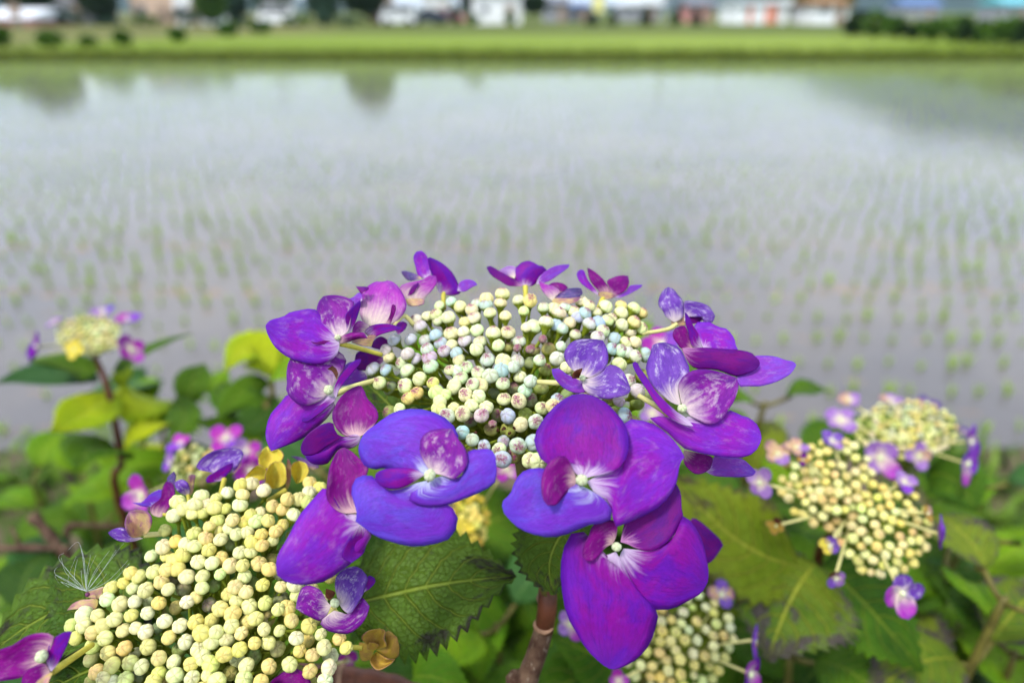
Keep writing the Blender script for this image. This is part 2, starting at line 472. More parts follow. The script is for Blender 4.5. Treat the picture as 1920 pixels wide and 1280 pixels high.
xs = [-4500, -1500, -500, -150, -90, -62, -61, -60.5, -60, -50, -40, -30, -24, -20, -16, -12, -9, -7, -5, -4, -3.2] + \
     [round(-2.6 + 0.13 * i, 3) for i in range(41)] + [3.2, 4, 5, 7, 9, 12, 16, 20, 24, 30, 40, 50, 60, 60.5, 61, 62, 90, 150, 500, 1500, 4500]
ys = [-4500, -500, -50, -8, -2] + [round(-1 + 0.13 * i, 3) for i in range(31)] + [3.4, 4, 6, 10, 15, 20, 24, 26, 26.6, 27, 27.2, 27.4, 27.6, 27.8, 28, 28.3, 29, 31, 34, 40, 50, 62, 80, 120, 200, 500, 1500, 4500]
gv, gf = [], []
for yy in ys:
    for xx in xs:
        gv.append((xx, yy, zground(xx, yy)))
nx = len(xs)
for j in range(len(ys) - 1):
    for i in range(nx - 1):
        gf.append([j * nx + i, j * nx + i + 1, (j + 1) * nx + i + 1, (j + 1) * nx + i])
tag(mesh_obj('ground', gv, gf, ground_mat()), kind='structure')

def water_mat():
    m, nt, out = new_mat('paddy_water'); b = NT(nt)
    tc = b.n('ShaderNodeTexCoord')
    n1 = b.noise(tc.outputs['Object'], 0.55, 4.0, 0.6)
    n2 = b.noise(tc.outputs['Object'], 6.0, 3.0, 0.6)
    col = b.mix(b.ramp(n1, 0.35, 0.65), lin((98, 95, 97)), lin((114, 108, 105)))
    col = b.mix(b.ramp(n2, 0.55, 0.75, 0.0, 0.5), col, lin((90, 84, 82)))
    spw = b.n('ShaderNodeSeparateXYZ'); b.set(spw, 0, tc.outputs['Object'])
    col = b.mix(b.ramp(spw.outputs[1], 12.0, 24.0), col, lin((124, 130, 108)))
    mp = b.n('ShaderNodeMapping'); b.set(mp, 'Vector', tc.outputs['Object']); b.set(mp, 'Scale', (1.0, 1.8, 1.0))
    wv = b.noise(mp.outputs[0], 2.6, 3.0, 0.55)
    p = b.bsdf(out, col, 0.06, 0.5, b.bump(wv, 0.06, 0.05))
    p.inputs['IOR'].default_value = 1.33
    return m
tag(mesh_obj('paddy_water', [(-60.6, 1.7, 0), (60.6, 1.7, 0), (60.6, 27.6, 0), (-60.6, 27.6, 0)], [[0, 1, 2, 3]], water_mat(), smooth=False), kind='structure')

# ---- hills
def hill_mat():
    m, nt, out = new_mat('hill_forest'); b = NT(nt)
    tc = b.n('ShaderNodeTexCoord')
    n = b.noise(tc.outputs['Object'], 0.02, 5.0, 0.7)
    col = b.mix(b.ramp(n, 0.35, 0.65), lin((22, 46, 44)), lin((38, 64, 58)))
    b.bsdf(out, col, 0.9, 0.1)
    return m
EL = [(-6000, 7), (-2500, 6), (-400, 5.2), (0, 4.2), (300, 2.8), (560, 0.9), (680, 0.35), (900, 0.3), (1150, 0.5), (1250, 1.4), (1350, 3.0), (1480, 4.6), (1600, 6.4), (1750, 7.6), (1920, 8.4), (2600, 8.4), (6000, 7)]
def azel(px):
    a = (px - 960) / FPX * math.cos(PITCH)
    e = np.interp(px, [q[0] for q in EL], [q[1] for q in EL])
    return math.atan(a), math.radians(e)
hv, hf = [], []
hp = np.concatenate([np.linspace(-6000, -800, 20), np.linspace(-700, 2700, 120), np.linspace(2900, 6000, 16)])
rad = [1200, 1450, 1750, 2050, 2350, 2600, 3000]
frac = [0.0, 0.16, 0.36, 0.6, 0.82, 1.0, 0.55]
for q in hp:
    az, e = azel(q)
    top = math.tan(e) * 2600
    for r, f in zip(rad, frac):
        x, y = r * math.sin(az), r * math.cos(az)
        hz = top * f * (1 + (0.22 * mnoise.noise(Vector((x / 260, y / 260, 0))) + 0.10 * mnoise.noise(Vector((x / 80, y / 80, 4)))))
        hv.append((x, y, max(hz, 0.0) - 0.6))
for i in range(len(hp) - 1):
    for j in range(len(rad) - 1):
        k = len(rad)
        hf.append([i * k + j, i * k + j + 1, (i + 1) * k + j + 1, (i + 1) * k + j][::-1])
tag(mesh_obj('hills', hv, hf, hill_mat()), kind='structure')

def haze():
    m, nt, out = new_mat('haze_air')
    v = nt.nodes.new('ShaderNodeVolumePrincipled')
    v.inputs['Color'].default_value = (0.68, 0.85, 1.0, 1)
    v.inputs['Density'].default_value = 0.00018
    nt.links.new(v.outputs[0], out.inputs['Volume'])
    mb = MB().box((0, 0, 238.0), (9200, 9200, 480.0))
    o = mb.build('haze', m)
    tag(o, 'pale blue air haze over the far hills', 'haze', kind='stuff')
HAZE = True
if HAZE: haze()

# ---------------------------------------------------------------- far side of the paddy
def bx(px, Y, z=0.4):
    d = Y * math.cos(PITCH) + (CAM.z - z) * math.sin(PITCH)
    return (px - 960) / FPX * d

def pxm(Y):
    return FPX / (Y * math.cos(PITCH) + 1.3 * math.sin(PITCH))

M_WIN = plain('window_glass', (40, 48, 60), 0.15, 0.6, 0.2, 2.0)
M_WHITE = plain('wall_white', (240, 242, 246), 0.8, 0.2, 0.05, 1.0)
M_GREYW = plain('wall_grey', (150, 152, 160), 0.8, 0.2, 0.08, 1.0)
M_BEIGE = plain('wall_beige', (206, 180, 160), 0.8, 0.2, 0.08, 1.0)
M_PINK = plain('wall_pink', (214, 150, 146), 0.8, 0.2, 0.08, 1.0)
M_ORANGE = plain('wall_orange', (226, 150, 130), 0.8, 0.2, 0.08, 1.0)
M_MAUVE = plain('wall_dark_red', (104, 60, 66), 0.8, 0.2, 0.1, 1.0)
M_ROOFG = plain('roof_grey', (110, 112, 122), 0.6, 0.3, 0.12, 1.5)
M_ROOFB = plain('roof_brown', (128, 96, 62), 0.7, 0.3, 0.12, 1.5)
M_ROOFBL = plain('roof_blue', (84, 112, 160), 0.5, 0.3, 0.1, 1.5)
M_ROOFW = plain('roof_pale', (232, 236, 244), 0.5, 0.3, 0.06, 1.5)
M_FRAME = plain('window_frame', (190, 194, 200), 0.5, 0.3, 0.05, 2.0)
M_DOOR = plain('door_brown', (150, 130, 116), 0.6, 0.3, 0.1, 2.0)
M_TYRE = plain('tyre_black', (28, 28, 30), 0.8, 0.2, 0.1, 5.0)

def house(name, px0, px1, Y, h, roof_h, wall, roof, label, depth=7.0, style='gable', panels=None, storeys=1):
    x0, x1 = bx(px0, Y), bx(px1, Y)
    cx, w = (x0 + x1) / 2, x1 - x0
    root = empty(name, (cx, Y, 0.40)); tag(root, label, 'building', 'buildings beyond the field')
    MB().box((cx, Y + depth / 2, 0.2 + (h + 0.2) / 2), (w, depth, h + 0.2)).build('wall', wall, root)
    zt = 0.3 + h
    ov = 0.35
    mb = MB()
    if style == 'gable':
        prof = [(x0 - ov, Y - ov, zt + 0.01), (x0 - ov, Y + depth + ov, zt + 0.01), (x0 - ov, Y + depth + ov, zt + 0.16), (x0 - ov, Y + depth / 2, zt + roof_h), (x0 - ov, Y - ov, zt + 0.16)]
        mb.prism(prof, (x0, 0, 0), (x1 + 2 * ov, 0, 0))
    elif style == 'front':
        prof = [(x0 - ov, Y - ov, zt + 0.01), (x1 + ov, Y - ov, zt + 0.01), (x1 + ov, Y - ov, zt + 0.16), (cx, Y - ov, zt + roof_h), (x0 - ov, Y - ov, zt + 0.16)]
        mb.prism(prof, (0, 0, 0), (0, depth + 2 * ov, 0))
    else:
        prof = [(x0 - ov, Y - ov, zt + 0.01), (x1 + ov, Y - ov, zt + 0.01), (x1 + ov, Y - ov, zt + 0.2 + roof_h), (x0 - ov, Y - ov, zt + 0.2)]
        mb.prism(prof, (0, 0, 0), (0, depth + 2 * ov, 0))
    mb.build('roof', roof, root)
    nwin = max(2, int(w / 2.9))
    for s in range(storeys):
        for k in range(nwin):
            wx = x0 + w * (k + 0.5) / nwin
            zc = 0.4 + 1.5 + s * 2.6
            if s == 0 and k == nwin // 2:
                MB().box((wx, Y - 0.03, 0.4 + 1.0), (0.95, 0.09, 2.0)).build('door', M_DOOR, root)
                continue
            f = MB().box((wx, Y - 0.02, zc), (0.9, 0.08, 0.8)).build('window', M_FRAME, root)
            mbp = MB().box((wx - 0.2, Y - 0.065, zc), (0.34, 0.03, 0.66)).box((wx + 0.2, Y - 0.065, zc), (0.34, 0.03, 0.66))
            p = mbp.build('pane', M_WIN, root)
            p.parent = f
            f.location = (0, 0, 0)
    if panels:
        for (q0, q1, mat) in panels:
            a, c = bx(q0, Y), bx(q1, Y)
            MB().box(((a + c) / 2, Y - 0.06, 0.35 + h / 2), (c - a, 0.06, h - 0.1)).build('wall_panel', mat, root)
    return root

house('house', -30, 58, 68, 0.75, 0.9, M_PINK, M_ROOFW, 'low pink house with a pale roof at the far left edge')
house('house', 112, 162, 82, 4.6, 1.6, M_GREYW, M_ROOFW, 'grey white house between two dark trees on the left', storeys=2)
house('house', 252, 330, 80, 4.6, 1.7, M_BEIGE, M_ROOFG, 'tall beige house with grey roof left of the white gabled one', storeys=2)
house('house', 332, 382, 78, 3.6, 1.5, M_WHITE, M_ROOFG, 'white gabled house joined up against the tall beige house', style='front')
house('house', 696, 726, 84, 2.2, 0.9, M_MAUVE, M_ROOFB, 'dark red shed under the tallest tree', depth=4)
house('warehouse', 792, 842, 100, 3.3, 0.5, M_WHITE, M_ROOFW, 'small white flat roofed building behind the parked dark car', style='flat')
house('warehouse', 886, 978, 84, 3.0, 0.5, M_WHITE, M_ROOFW, 'broad white low building left of the round clipped tree', style='flat', depth=9)
house('house', 1020, 1064, 96, 2.2, 1.0, M_GREYW, M_ROOFG, 'small grey house right of the round clipped tree')
house('warehouse', 1066, 1104, 104, 1.9, 0.6, M_ROOFG, M_ROOFBL, 'dark low shed with blue roof beside the tall sign')
house('house', 1166, 1236, 100, 2.0, 1.5, M_GREYW, M_ROOFW, 'grey house with a sloping white roof rising to one side', style='flat')
house('house', 1290, 1334, 96, 2.0, 1.0, M_PINK, M_ROOFG, 'pink walled house right of the small conifers')
house('house', 1378, 1474, 86, 2.1, 0.35, M_WHITE, M_ROOFW, 'long white building with two orange wall panels', style='flat', panels=[(1400, 1408, M_ORANGE), (1432, 1452, M_ORANGE)])
house('house', 1526, 1586, 82, 1.9, 1.0, M_WHITE, M_ROOFB, 'white house with brown roof beside the long hedge')
house('house', 1690, 1760, 160, 2.3, 1.6, M_GREYW, M_ROOFBL, 'distant grey house with blue roof beyond the hedge')
house('house', 1878, 1930, 120, 2.2, 1.3, M_GREYW, plain('roof_teal', (96, 176, 190), 0.5, 0.3, 0.1, 1.0), 'distant house with teal roof at the far right edge')

# tall sign and pole
def sign():
    Y = 92; x = bx(1120, Y)
    root = empty('roadside_sign', (x, Y, 0.4)); tag(root, 'tall yellow and white sign with a blue top', 'sign')
    MB().tube([(x, Y, 0.3), (x, Y, 1.6)], 0.12, 8).build('post', M_GREYW, root)
    MB().box((x, Y, 2.5), (1.3, 0.3, 1.8)).build('board', plain('sign_yellow', (232, 224, 140), 0.5, 0.3, 0.1, 1.0), root)
    MB().box((x, Y, 3.7), (1.7, 0.32, 0.55)).build('header_board', plain('sign_blue', (70, 84, 190), 0.5, 0.3, 0.1, 1.0), root)
sign()
def pole(px, Y, h, label):
    x = bx(px, Y)
    root = empty('utility_pole', (x, Y, 0.4)); tag(root, label, 'utility pole', 'poles beyond the field')
    MB().tube([(x, Y, 0.3), (x, Y, h)], [0.16, 0.1], 8).build('post', M_GREYW, root)
    MB().box((x, Y - 0.14, h - 0.7), (1.6, 0.1, 0.1)).build('crossarm', M_GREYW, root)
pole(1247, 90, 9.0, 'pale utility pole right of the house with the sloping roof')
pole(1365, 110, 9.5, 'thin utility pole left of the long white building')
pole(512, 84, 8.0, 'thin pole by the white van between trees')

def car(px, Y, paint, label, kind='car', rz=0.0):
    L, Wd, H = (4.2, 1.7, 1.45) if kind == 'car' else (3.4, 1.5, 1.9)
    x = bx(px, Y)
    root = empty('parked_' + kind, (x, Y, 0.40)); tag(root, label, kind, 'vehicles parked beyond the field')
    if kind == 'car':
        prof = [(-2.1, .3), (-2.1, .75), (-1.9, .9), (-1.25, .98), (-.6, 1.42), (.75, 1.45), (1.55, .98), (2.0, .9), (2.1, .6), (2.1, .3)]
        wins = [[(-1.05, 1.0), (-.52, 1.36), (.05, 1.38), (.05, 1.0)], [(.13, 1.0), (.13, 1.38), (.68, 1.38), (1.3, 1.0)]]
    else:
        prof = [(-1.7, .3), (-1.7, 1.0), (-1.45, 1.15), (-1.15, 1.85), (1.65, 1.9), (1.7, 1.0), (1.7, .3)]
        wins = [[(-1.3, 1.15), (-1.05, 1.7), (-.3, 1.72), (-.3, 1.15)], [(-.2, 1.15), (-.2, 1.72), (1.45, 1.74), (1.5, 1.15)]]
    MB().prism([(x + a, Y - Wd / 2, 0.4 + c) for a, c in prof], (0, 0, 0), (0, Wd, 0)).build('body', paint, root)
    for wq in wins:
        MB().prism([(x + a, Y - Wd / 2 - .012, 0.4 + c) for a, c in wq], (0, 0, 0), (0, Wd + .024, 0)).build('window', M_WIN, root)
    for sx in (-0.62, 0.62):
        for sy in (-1, 1):
            cy = Y + sy * (Wd / 2 - 0.08)
            MB().tube([(x + sx * L / 2, cy - .11, 0.72), (x + sx * L / 2, cy + .11, 0.72)], 0.32, 14).build('wheel', M_TYRE, root)
    MB().box((x - L / 2 - 0.005, Y - Wd / 2 + 0.2, 1.12), (0.06, 0.3, 0.16)).build('headlight', M_FRAME, root)
    MB().box((x - L / 2 - 0.005, Y + Wd / 2 - 0.2, 1.12), (0.06, 0.3, 0.16)).build('headlight', M_FRAME, root)
PW = plain('paint_white', (230, 232, 236), 0.3, 0.5, 0.03, 1.0)
car(748, 76, PW, 'white van parked beside the dark red shed', 'van')
car(806, 80, plain('paint_dark', (44, 52, 70), 0.3, 0.5, 0.05, 1.0), 'dark blue car parked right of the white van')
car(522, 74, PW, 'small white van on the left by the thin pole', 'van')
car(838, 84, plain('paint_pink', (196, 120, 136), 0.3, 0.5, 0.05, 1.0), 'dusty pink car parked at the white building')

# ---- trees
def foliage_mat(name, a, c):
    m, nt, out = new_mat(name); b = NT(nt)
    g = b.n('ShaderNodeNewGeometry')
    tc = b.n('ShaderNodeTexCoord')
    n = b.noise(tc.outputs['Object'], 1.2, 2.0)
    f = b.math('ADD', b.math('MULTIPLY', g.outputs['Random Per Island'], 0.6), b.math('MULTIPLY', n, 0.5))
    col = b.mix(b.ramp(f, 0.2, 0.85), lin(a), lin(c))
    b.bsdf(out, col, 0.6, 0.25, None, 0.2)
    return m
FM = {'dark': foliage_mat('foliage_dark', (16, 38, 18), (38, 66, 28)),
      'mid': foliage_mat('foliage_mid', (44, 80, 20), (90, 126, 36)),
      'olive': foliage_mat('foliage_olive', (74, 88, 32), (120, 126, 54)),
      'blue': foliage_mat('foliage_blue_green', (30, 58, 44), (58, 90, 62))}
M_TRUNK = plain('trunk_bark', (84, 66, 52), 0.9, 0.1, 0.3, 6.0)

def crown_mesh(name, c, r, mat, parent, clumps=40, per=34, leaf=0.3, shape='round', seed=0):
    g = np.random.default_rng(seed)
    V, F = [], []
    for k in range(clumps):
        d = g.normal(size=3); d /= np.linalg.norm(d)
        rr = g.uniform(0.35, 1.0) ** 0.5
        p = np.array(c) + d * rr * np.array(r) * 0.82
        if shape == 'cone':
            t = g.uniform(0, 1); a = g.uniform(0, 6.283); q = (1 - t) * g.uniform(0.4, 1)
            p = np.array([c[0] + math.cos(a) * q * r[0], c[1] + math.sin(a) * q * r[1], c[2] - r[2] + 2 * r[2] * t])
        cr = min(r) * g.uniform(0.25, 0.42)
        for _ in range(per):
            o = g.normal(size=3); o /= np.linalg.norm(o)
            q = p + o * cr * g.uniform(0.5, 1.0)
            a = g.normal(size=3); a /= np.linalg.norm(a)
            bb = np.cross(a, g.normal(size=3)); bb /= np.linalg.norm(bb)
            s = leaf * g.uniform(0.6, 1.3)
            n = len(V)
            V += [tuple(q - a * s), tuple(q + bb * s * .5), tuple(q + a * s), tuple(q - bb * s * .5)]
            F.append([n, n + 1, n + 2, n + 3])
    return mesh_obj(name, V, F, mat, parent, smooth=False)

TREE_SEED = [100]
def tree(px, Y, H, rx, mat, label, shape='round', name='tree', cat='tree', trunk=0.12, group='trees beyond the field'):
    TREE_SEED[0] += 1
    sd_ = TREE_SEED[0]
    x = bx(px, Y); z0 = 0.38
    root = empty(name, (x, Y, 0.4)); tag(root, label, cat, group)
    th = H * trunk
    lean = 0.04 * H * math.sin(sd_)
    mb = MB().tube([(x, Y, z0 - .1), (x + lean * .4, Y, z0 + th * .6), (x + lean, Y, z0 + th * 1.5), (x + lean, Y, z0 + H * .85)], [0.045 * H * .5, 0.035 * H * .5, 0.025 * H * .5, 0.005 * H], 8)
    for k in range(5):
        a = k * 1.9 + sd_
        h0 = z0 + th * (0.8 + 0.22 * k)
        mb.tube([(x + lean * .7, Y, h0), (x + lean + math.cos(a) * rx * .35, Y + math.sin(a) * rx * .35, h0 + H * .12), (x + lean + math.cos(a) * rx * .7, Y + math.sin(a) * rx * .7, h0 + H * .2)], [0.012 * H, 0.008 * H, 0.003 * H], 6)
    mb.build('trunk', M_TRUNK, root, True)
    ch = (H - th * 0.75) / 2
    big = H > 3
    if H > 4.0 and shape == 'round':      # leafy down to near the ground
        crown_mesh('crown', (x + lean, Y, z0 + H * 0.54), (rx, rx, H * 0.5), FM[mat], root, 130, 40, 0.34, shape, sd_)
    else:
        crown_mesh('crown', (x + lean, Y, z0 + H - ch), (rx, rx, ch), FM[mat], root, 60 if big else 26, 36 if big else 26, 0.28 if big else 0.16, shape, sd_)
    return root

tree(64, 76, 7.4, 3.1, 'dark', 'big dark tree behind the low pink house at far left')
tree(190, 78, 5.6, 2.0, 'dark', 'dark narrow tree right of the grey white house')
tree(398, 76, 4.8, 1.6, 'mid', 'green tree right beside the white gabled house')
tree(440, 96, 4.6, 2.0, 'blue', 'bluish round tree left of the thin pole')
tree(520, 92, 4.8, 2.4, 'blue', 'bluish green tree behind the small white van')
tree(612, 100, 5.2, 2.2, 'blue', 'hazy tree just left of the tallest tree')
tree(684, 80, 7.6, 2.9, 'dark', 'tallest dark tree standing over the dark red shed')
tree(884, 96, 6.6, 1.7, 'dark', 'slim dark tree behind the broad white building')
tree(1000, 82, 3.3, 1.45, 'dark', 'round clipped tree on a bare trunk right of the broad white building', trunk=0.45)
tree(853, 78, 1.9, 0.8, 'dark', 'small cone shaped shrub by the broad white building', 'cone', 'conifer', trunk=0.1)
tree(888, 76, 1.0, 0.8, 'mid', 'low green bush in front of the broad white building', name='bush', cat='bush', trunk=0.1)
tree(958, 74, 1.3, 0.7, 'mid', 'low green bush beneath the round clipped tree', name='bush', cat='bush', trunk=0.1)
for q, lab in ((1110, 'small conifer directly under the tall sign'), (1148, 'small conifer just right of the tall sign'), (1208, 'small conifer before the sloping white roof'), (1266, 'small conifer right of the pale pole'), (1304, 'small conifer before the pink walled house')):
    tree(q, 76, 1.5 + 0.25 * math.sin(q), 0.75, 'dark', lab, 'cone', 'conifer', trunk=0.08)
tree(1452, 108, 4.2, 3.0, 'dark', 'wide dark tree behind the long white building')
tree(1505, 104, 4.6, 3.2, 'mid', 'wide green tree between the long building and the brown roofed house')
tree(1555, 112, 5.0, 3.0, 'olive', 'olive tree behind the brown roofed house')
HL = ('first and tallest', 'second', 'third', 'fourth', 'fifth', 'sixth', 'seventh', 'eighth', 'ninth', 'last')
for i in range(10):
    q = 1600 + 37 * i
    tree(q, 43 - 1.5 * i, (1.45 if i < 2 else 1.0 + 0.1 * (i % 3)), 0.85, ('mid' if i % 3 else 'dark'), HL[i] + ' bush of the hedge on the right counted from the white house', name='bush', cat='bush', trunk=0.08, group='hedge on the right')
for q, Y, h, r, lab in ((2, 29.5, 0.95, 0.62, 'largest dark bush on the bank at the far left edge'), (96, 30.5, 0.62, 0.62, 'wide bush second from the left on the bank'),
                        (166, 30.5, 0.42, 0.30, 'smallest round bush on the bank'), (231, 32, 0.56, 0.36, 'dark round bush in the middle of the bank row'),
                        (334, 35.5, 0.68, 0.40, 'dark round bush at the right end of the bank row'), (428, 43, 0.8, 0.62, 'wider bush where the bank meets the trees'),
                        (492, 47, 0.8, 0.8, 'bush before the bluish green tree')):
    tree(q, Y, h, r, 'mid', lab, name='bush', cat='bush', trunk=0.08, group='bushes on the bank')
for i, (q, lab) in enumerate(((70, 'low shrub in front of the big dark tree at far left'), (136, 'low shrub in front of the grey white house'), (206, 'low shrub in front of the dark narrow tree'),
                              (278, 'low shrub in front of the tall beige house'), (352, 'low shrub in front of the white gabled house'), (462, 'low shrub between the bluish round tree and the white van'),
                              (560, 'low shrub just right of the small white van'), (612, 'low shrub in front of the hazy tree'), (655, 'low shrub at the foot of the tallest tree'))):
    tree(q, 70 + 3 * math.sin(i), 1.2 + 0.4 * math.sin(i * 2.1), 1.6, 'blue' if i % 3 else 'mid', lab, name='shrub', cat='shrub', trunk=0.08, group='shrub row before the houses')

# ---------------------------------------------------------------- rice
def blade_verts(x, y, z, a, L, bend, w):
    dx, dy = math.cos(a), math.sin(a)
    pts = []
    for t in (0.0, 0.45, 0.8, 1.0):
        r = bend * t * t; h = L * (t - 0.25 * bend / max(L, 1e-3) * t * t)
        ww = w * (1 - t) ** 0.6 if t < 1 else 0
        pts.append(((x + dx * r - dy * ww, y + dy * r + dx * ww, z + h), (x + dx * r + dy * ww, y + dy * r - dx * ww, z + h)))
    return pts
def tuft(V, F, x, y, rr, n, hmul=1.0, z=-0.02):
    for _ in range(n):
        a = rr.random() * 6.283; L = (0.042 + 0.036 * rr.random()) * hmul; bd = L * (0.15 + 0.5 * rr.random())
        ps = blade_verts(x + (rr.random() - .5) * .02, y + (rr.random() - .5) * .02, z, a, L + 0.02, bd, 0.0046)
        n0 = len(V)
        for l, r in ps[:-1]: V += [l, r]
        V.append(ps[-1][0])
        F += [[n0, n0 + 1, n0 + 3, n0 + 2], [n0 + 2, n0 + 3, n0 + 5, n0 + 4], [n0 + 4, n0 + 5, n0 + 6]]
M_RICE = plain('rice_leaf', (160, 192, 44), 0.5, 0.3, 0.25, 3.0, 0.3)
rr = random.Random(3)
spots = []
for j in range(0, 84):
    y = 2.62 + 0.30 * j
    half = 1.0 * y + 2.2
    n = int(2 * half / 0.155)
    for i in range(n + 1):
        if rr.random() < 0.05: continue
        x = -half + 0.155 * i + rr.gauss(0, 0.018)
        yy = y + rr.gauss(0, 0.022) + 0.03 * math.sin(x * 0.9)
        spots.append((x, yy, 0.7 + 0.6 * rr.random()))
def in_view(x, y):
    p = project((x, y, 0.05))
    if p is None: return False
    px, py, d = p
    if not (15 < px < 1905 and 0 < py < 860): return False
    if 490 < px < 1500 and py > 470: return False
    if px <= 490 and py > 600 and px > 30: return False
    if px >= 1500 and py > 735: return False
    return True
vis = sorted([s for s in spots if in_view(s[0], s[1])], key=lambda s: s[1])[:300]
vset = set(vis)
rice_meshes = []
for k in range(8):
    V, F = [], []
    tuft(V, F, 0, 0, rr, 18, 1.15)
    me = bpy.data.meshes.new('rice_seedling'); me.from_pydata(V, [], F); me.materials.append(M_RICE)
    rice_meshes.append(me)
for k, (x, y, s) in enumerate(vis):
    o = bpy.data.objects.new('rice_seedling', rice_meshes[k % 8]); COL.objects.link(o)
    o.location = (x, y, 0); o.rotation_euler = (0, 0, rr.random() * 6.28); o.scale = (s, s, s)
    tag(o, 'small rice seedling standing singly in the near paddy rows', 'rice seedling', 'rice seedlings in the near rows')
V, F = [], []
for s in spots:
    if s in vset: continue
    tuft(V, F, s[0], s[1], rr, 10 if s[1] < 9 else 5, s[2] * (1.0 if s[1] < 8 else 0.85))
tag(mesh_obj('rice_rows', V, F, M_RICE, smooth=False), 'rows of rice seedlings stretching across the far paddy', 'rice', kind='stuff')

# floating straw
V, F = [], []
for k in range(900):
    y = rr.choice((rr.gauss(4.35, 0.06), rr.uniform(2.6, 9), rr.gauss(5.3, 0.1))); x = rr.uniform(-4.5, 4.5) * max(1, y / 4)
    a = rr.gauss(0, 0.5); L = rr.uniform(0.015, 0.06); w = 0.0018
    dx, dy = math.cos(a) * L, math.sin(a) * L
    n0 = len(V)
    V += [(x - dx - dy * .05, y - dy, 0.003), (x + dx, y + dy - w, 0.003), (x + dx, y + dy + w, 0.005), (x - dx, y - dy + w, 0.005)]
    F.append([n0, n0 + 1, n0 + 2, n0 + 3])
tag(mesh_obj('floating_straw', V, F, plain('straw', (176, 140, 96), 0.8, 0.2, 0.2, 4.0), smooth=False), 'bits of straw floating on the paddy water', 'straw', kind='stuff')

# rough grass along the far bank
V, F = [], []
for k in range(9000):
    x = rr.uniform(-34, 34); y = rr.uniform(27.15, 28.6) + 0.2 * mnoise.noise(Vector((x * .5, 0, 9)))
    z = zground(x, y) - 0.02
    a = rr.random() * 6.283; L = rr.uniform(0.06, 0.24); bd = L * rr.uniform(0.2, 0.9)
    ps = blade_verts(x, y, z, a, L, bd, rr.choice((0.012, 0.02, 0.03)))
    n0 = len(V)
    for l, r in ps[:-1]: V += [l, r]
    V.append(ps[-1][0])
    F += [[n0, n0 + 1, n0 + 3, n0 + 2], [n0 + 2, n0 + 3, n0 + 5, n0 + 4], [n0 + 4, n0 + 5, n0 + 6]]
tag(mesh_obj('bank_grass', V, F, foliage_mat('bank_grass_leaf', (64, 82, 16), (118, 134, 40)), smooth=False), 'rough grass along the far bank of the paddy', 'grass', kind='stuff')

# grass and weeds on the near verge
V, F = [], []
for k in range(9000):
    x = rr.uniform(-2.4, 2.4); y = rr.uniform(0.9, 2.35)
    if mnoise.noise(Vector((x * 2.6, y * 2.6, 7))) < 0.02 + 0.2 * rr.random(): continue
    z = zground(x, y) - 0.01
    a = rr.random() * 6.283; L = rr.uniform(0.03, 0.14); bd = L * rr.uniform(0.3, 1.1)
    ps = blade_verts(x, y, z, a, L, bd, rr.choice((0.003, 0.005, 0.014, 0.018)))
    n0 = len(V)
    for l, r in ps[:-1]: V += [l, r]
    V.append(ps[-1][0])
    F += [[n0, n0 + 1, n0 + 3, n0 + 2], [n0 + 2, n0 + 3, n0 + 5, n0 + 4], [n0 + 4, n0 + 5, n0 + 6]]
M_WEED = foliage_mat('weed_leaf', (48, 78, 20), (110, 142, 40))
tag(mesh_obj('verge_grass', V, F, M_WEED, smooth=False), 'grass and weeds on the near bank below the flowers', 'grass', kind='stuff')

# ================================================================ hydrangeas
CR = {'A': (490, 540, 6.4), 'B': (490, 660, 6.4), 'C': (500, 820, 4.2667), 'D': (740, 460, 4.0), 'E': (1180, 520, 5.818), 'G': (1150, 620, 4.57),
      'H': (930, 730, 4.5714), 'I': (1030, 900, 3.3694), 'J': (190, 780, 4.2667), 'K': (100, 980, 4.2667), 'L': (440, 1020, 4.9235),
      'M': (1420, 720, 3.2), 'N': (1020, 1080, 4.1739), 'O': (0, 1000, 4.571), 'd': (700, 520, 3.5556), 'S': (0, 0, 1.0)}
def cv(k, pts):
    ox, oy, s = CR[k]
    return [(ox + x / s, oy + y / s) for x, y in pts]

def spline(pts, per=8):
    out = []
    n = len(pts)
    for i in range(n - 1):
        p0, p1, p2, p3 = (np.array(pts[max(i - 1, 0)], float), np.array(pts[i], float), np.array(pts[i + 1], float), np.array(pts[min(i + 2, n - 1)], float))
        for k in range(per):
            t = k / per
            out.append(0.5 * ((2 * p1) + (-p0 + p2) * t + (2 * p0 - 5 * p1 + 4 * p2 - p3) * t * t + (-p0 + 3 * p1 - 3 * p2 + p3) * t ** 3))
    out.append(np.array(pts[-1], float))
    return np.array(out)
def resample(path, ts):
    seg = np.linalg.norm(np.diff(path, axis=0), axis=1)
    s = np.concatenate([[0], np.cumsum(seg)]); s /= s[-1]
    return np.stack([np.interp(ts, s, path[:, k]) for k in range(path.shape[1])], 1)

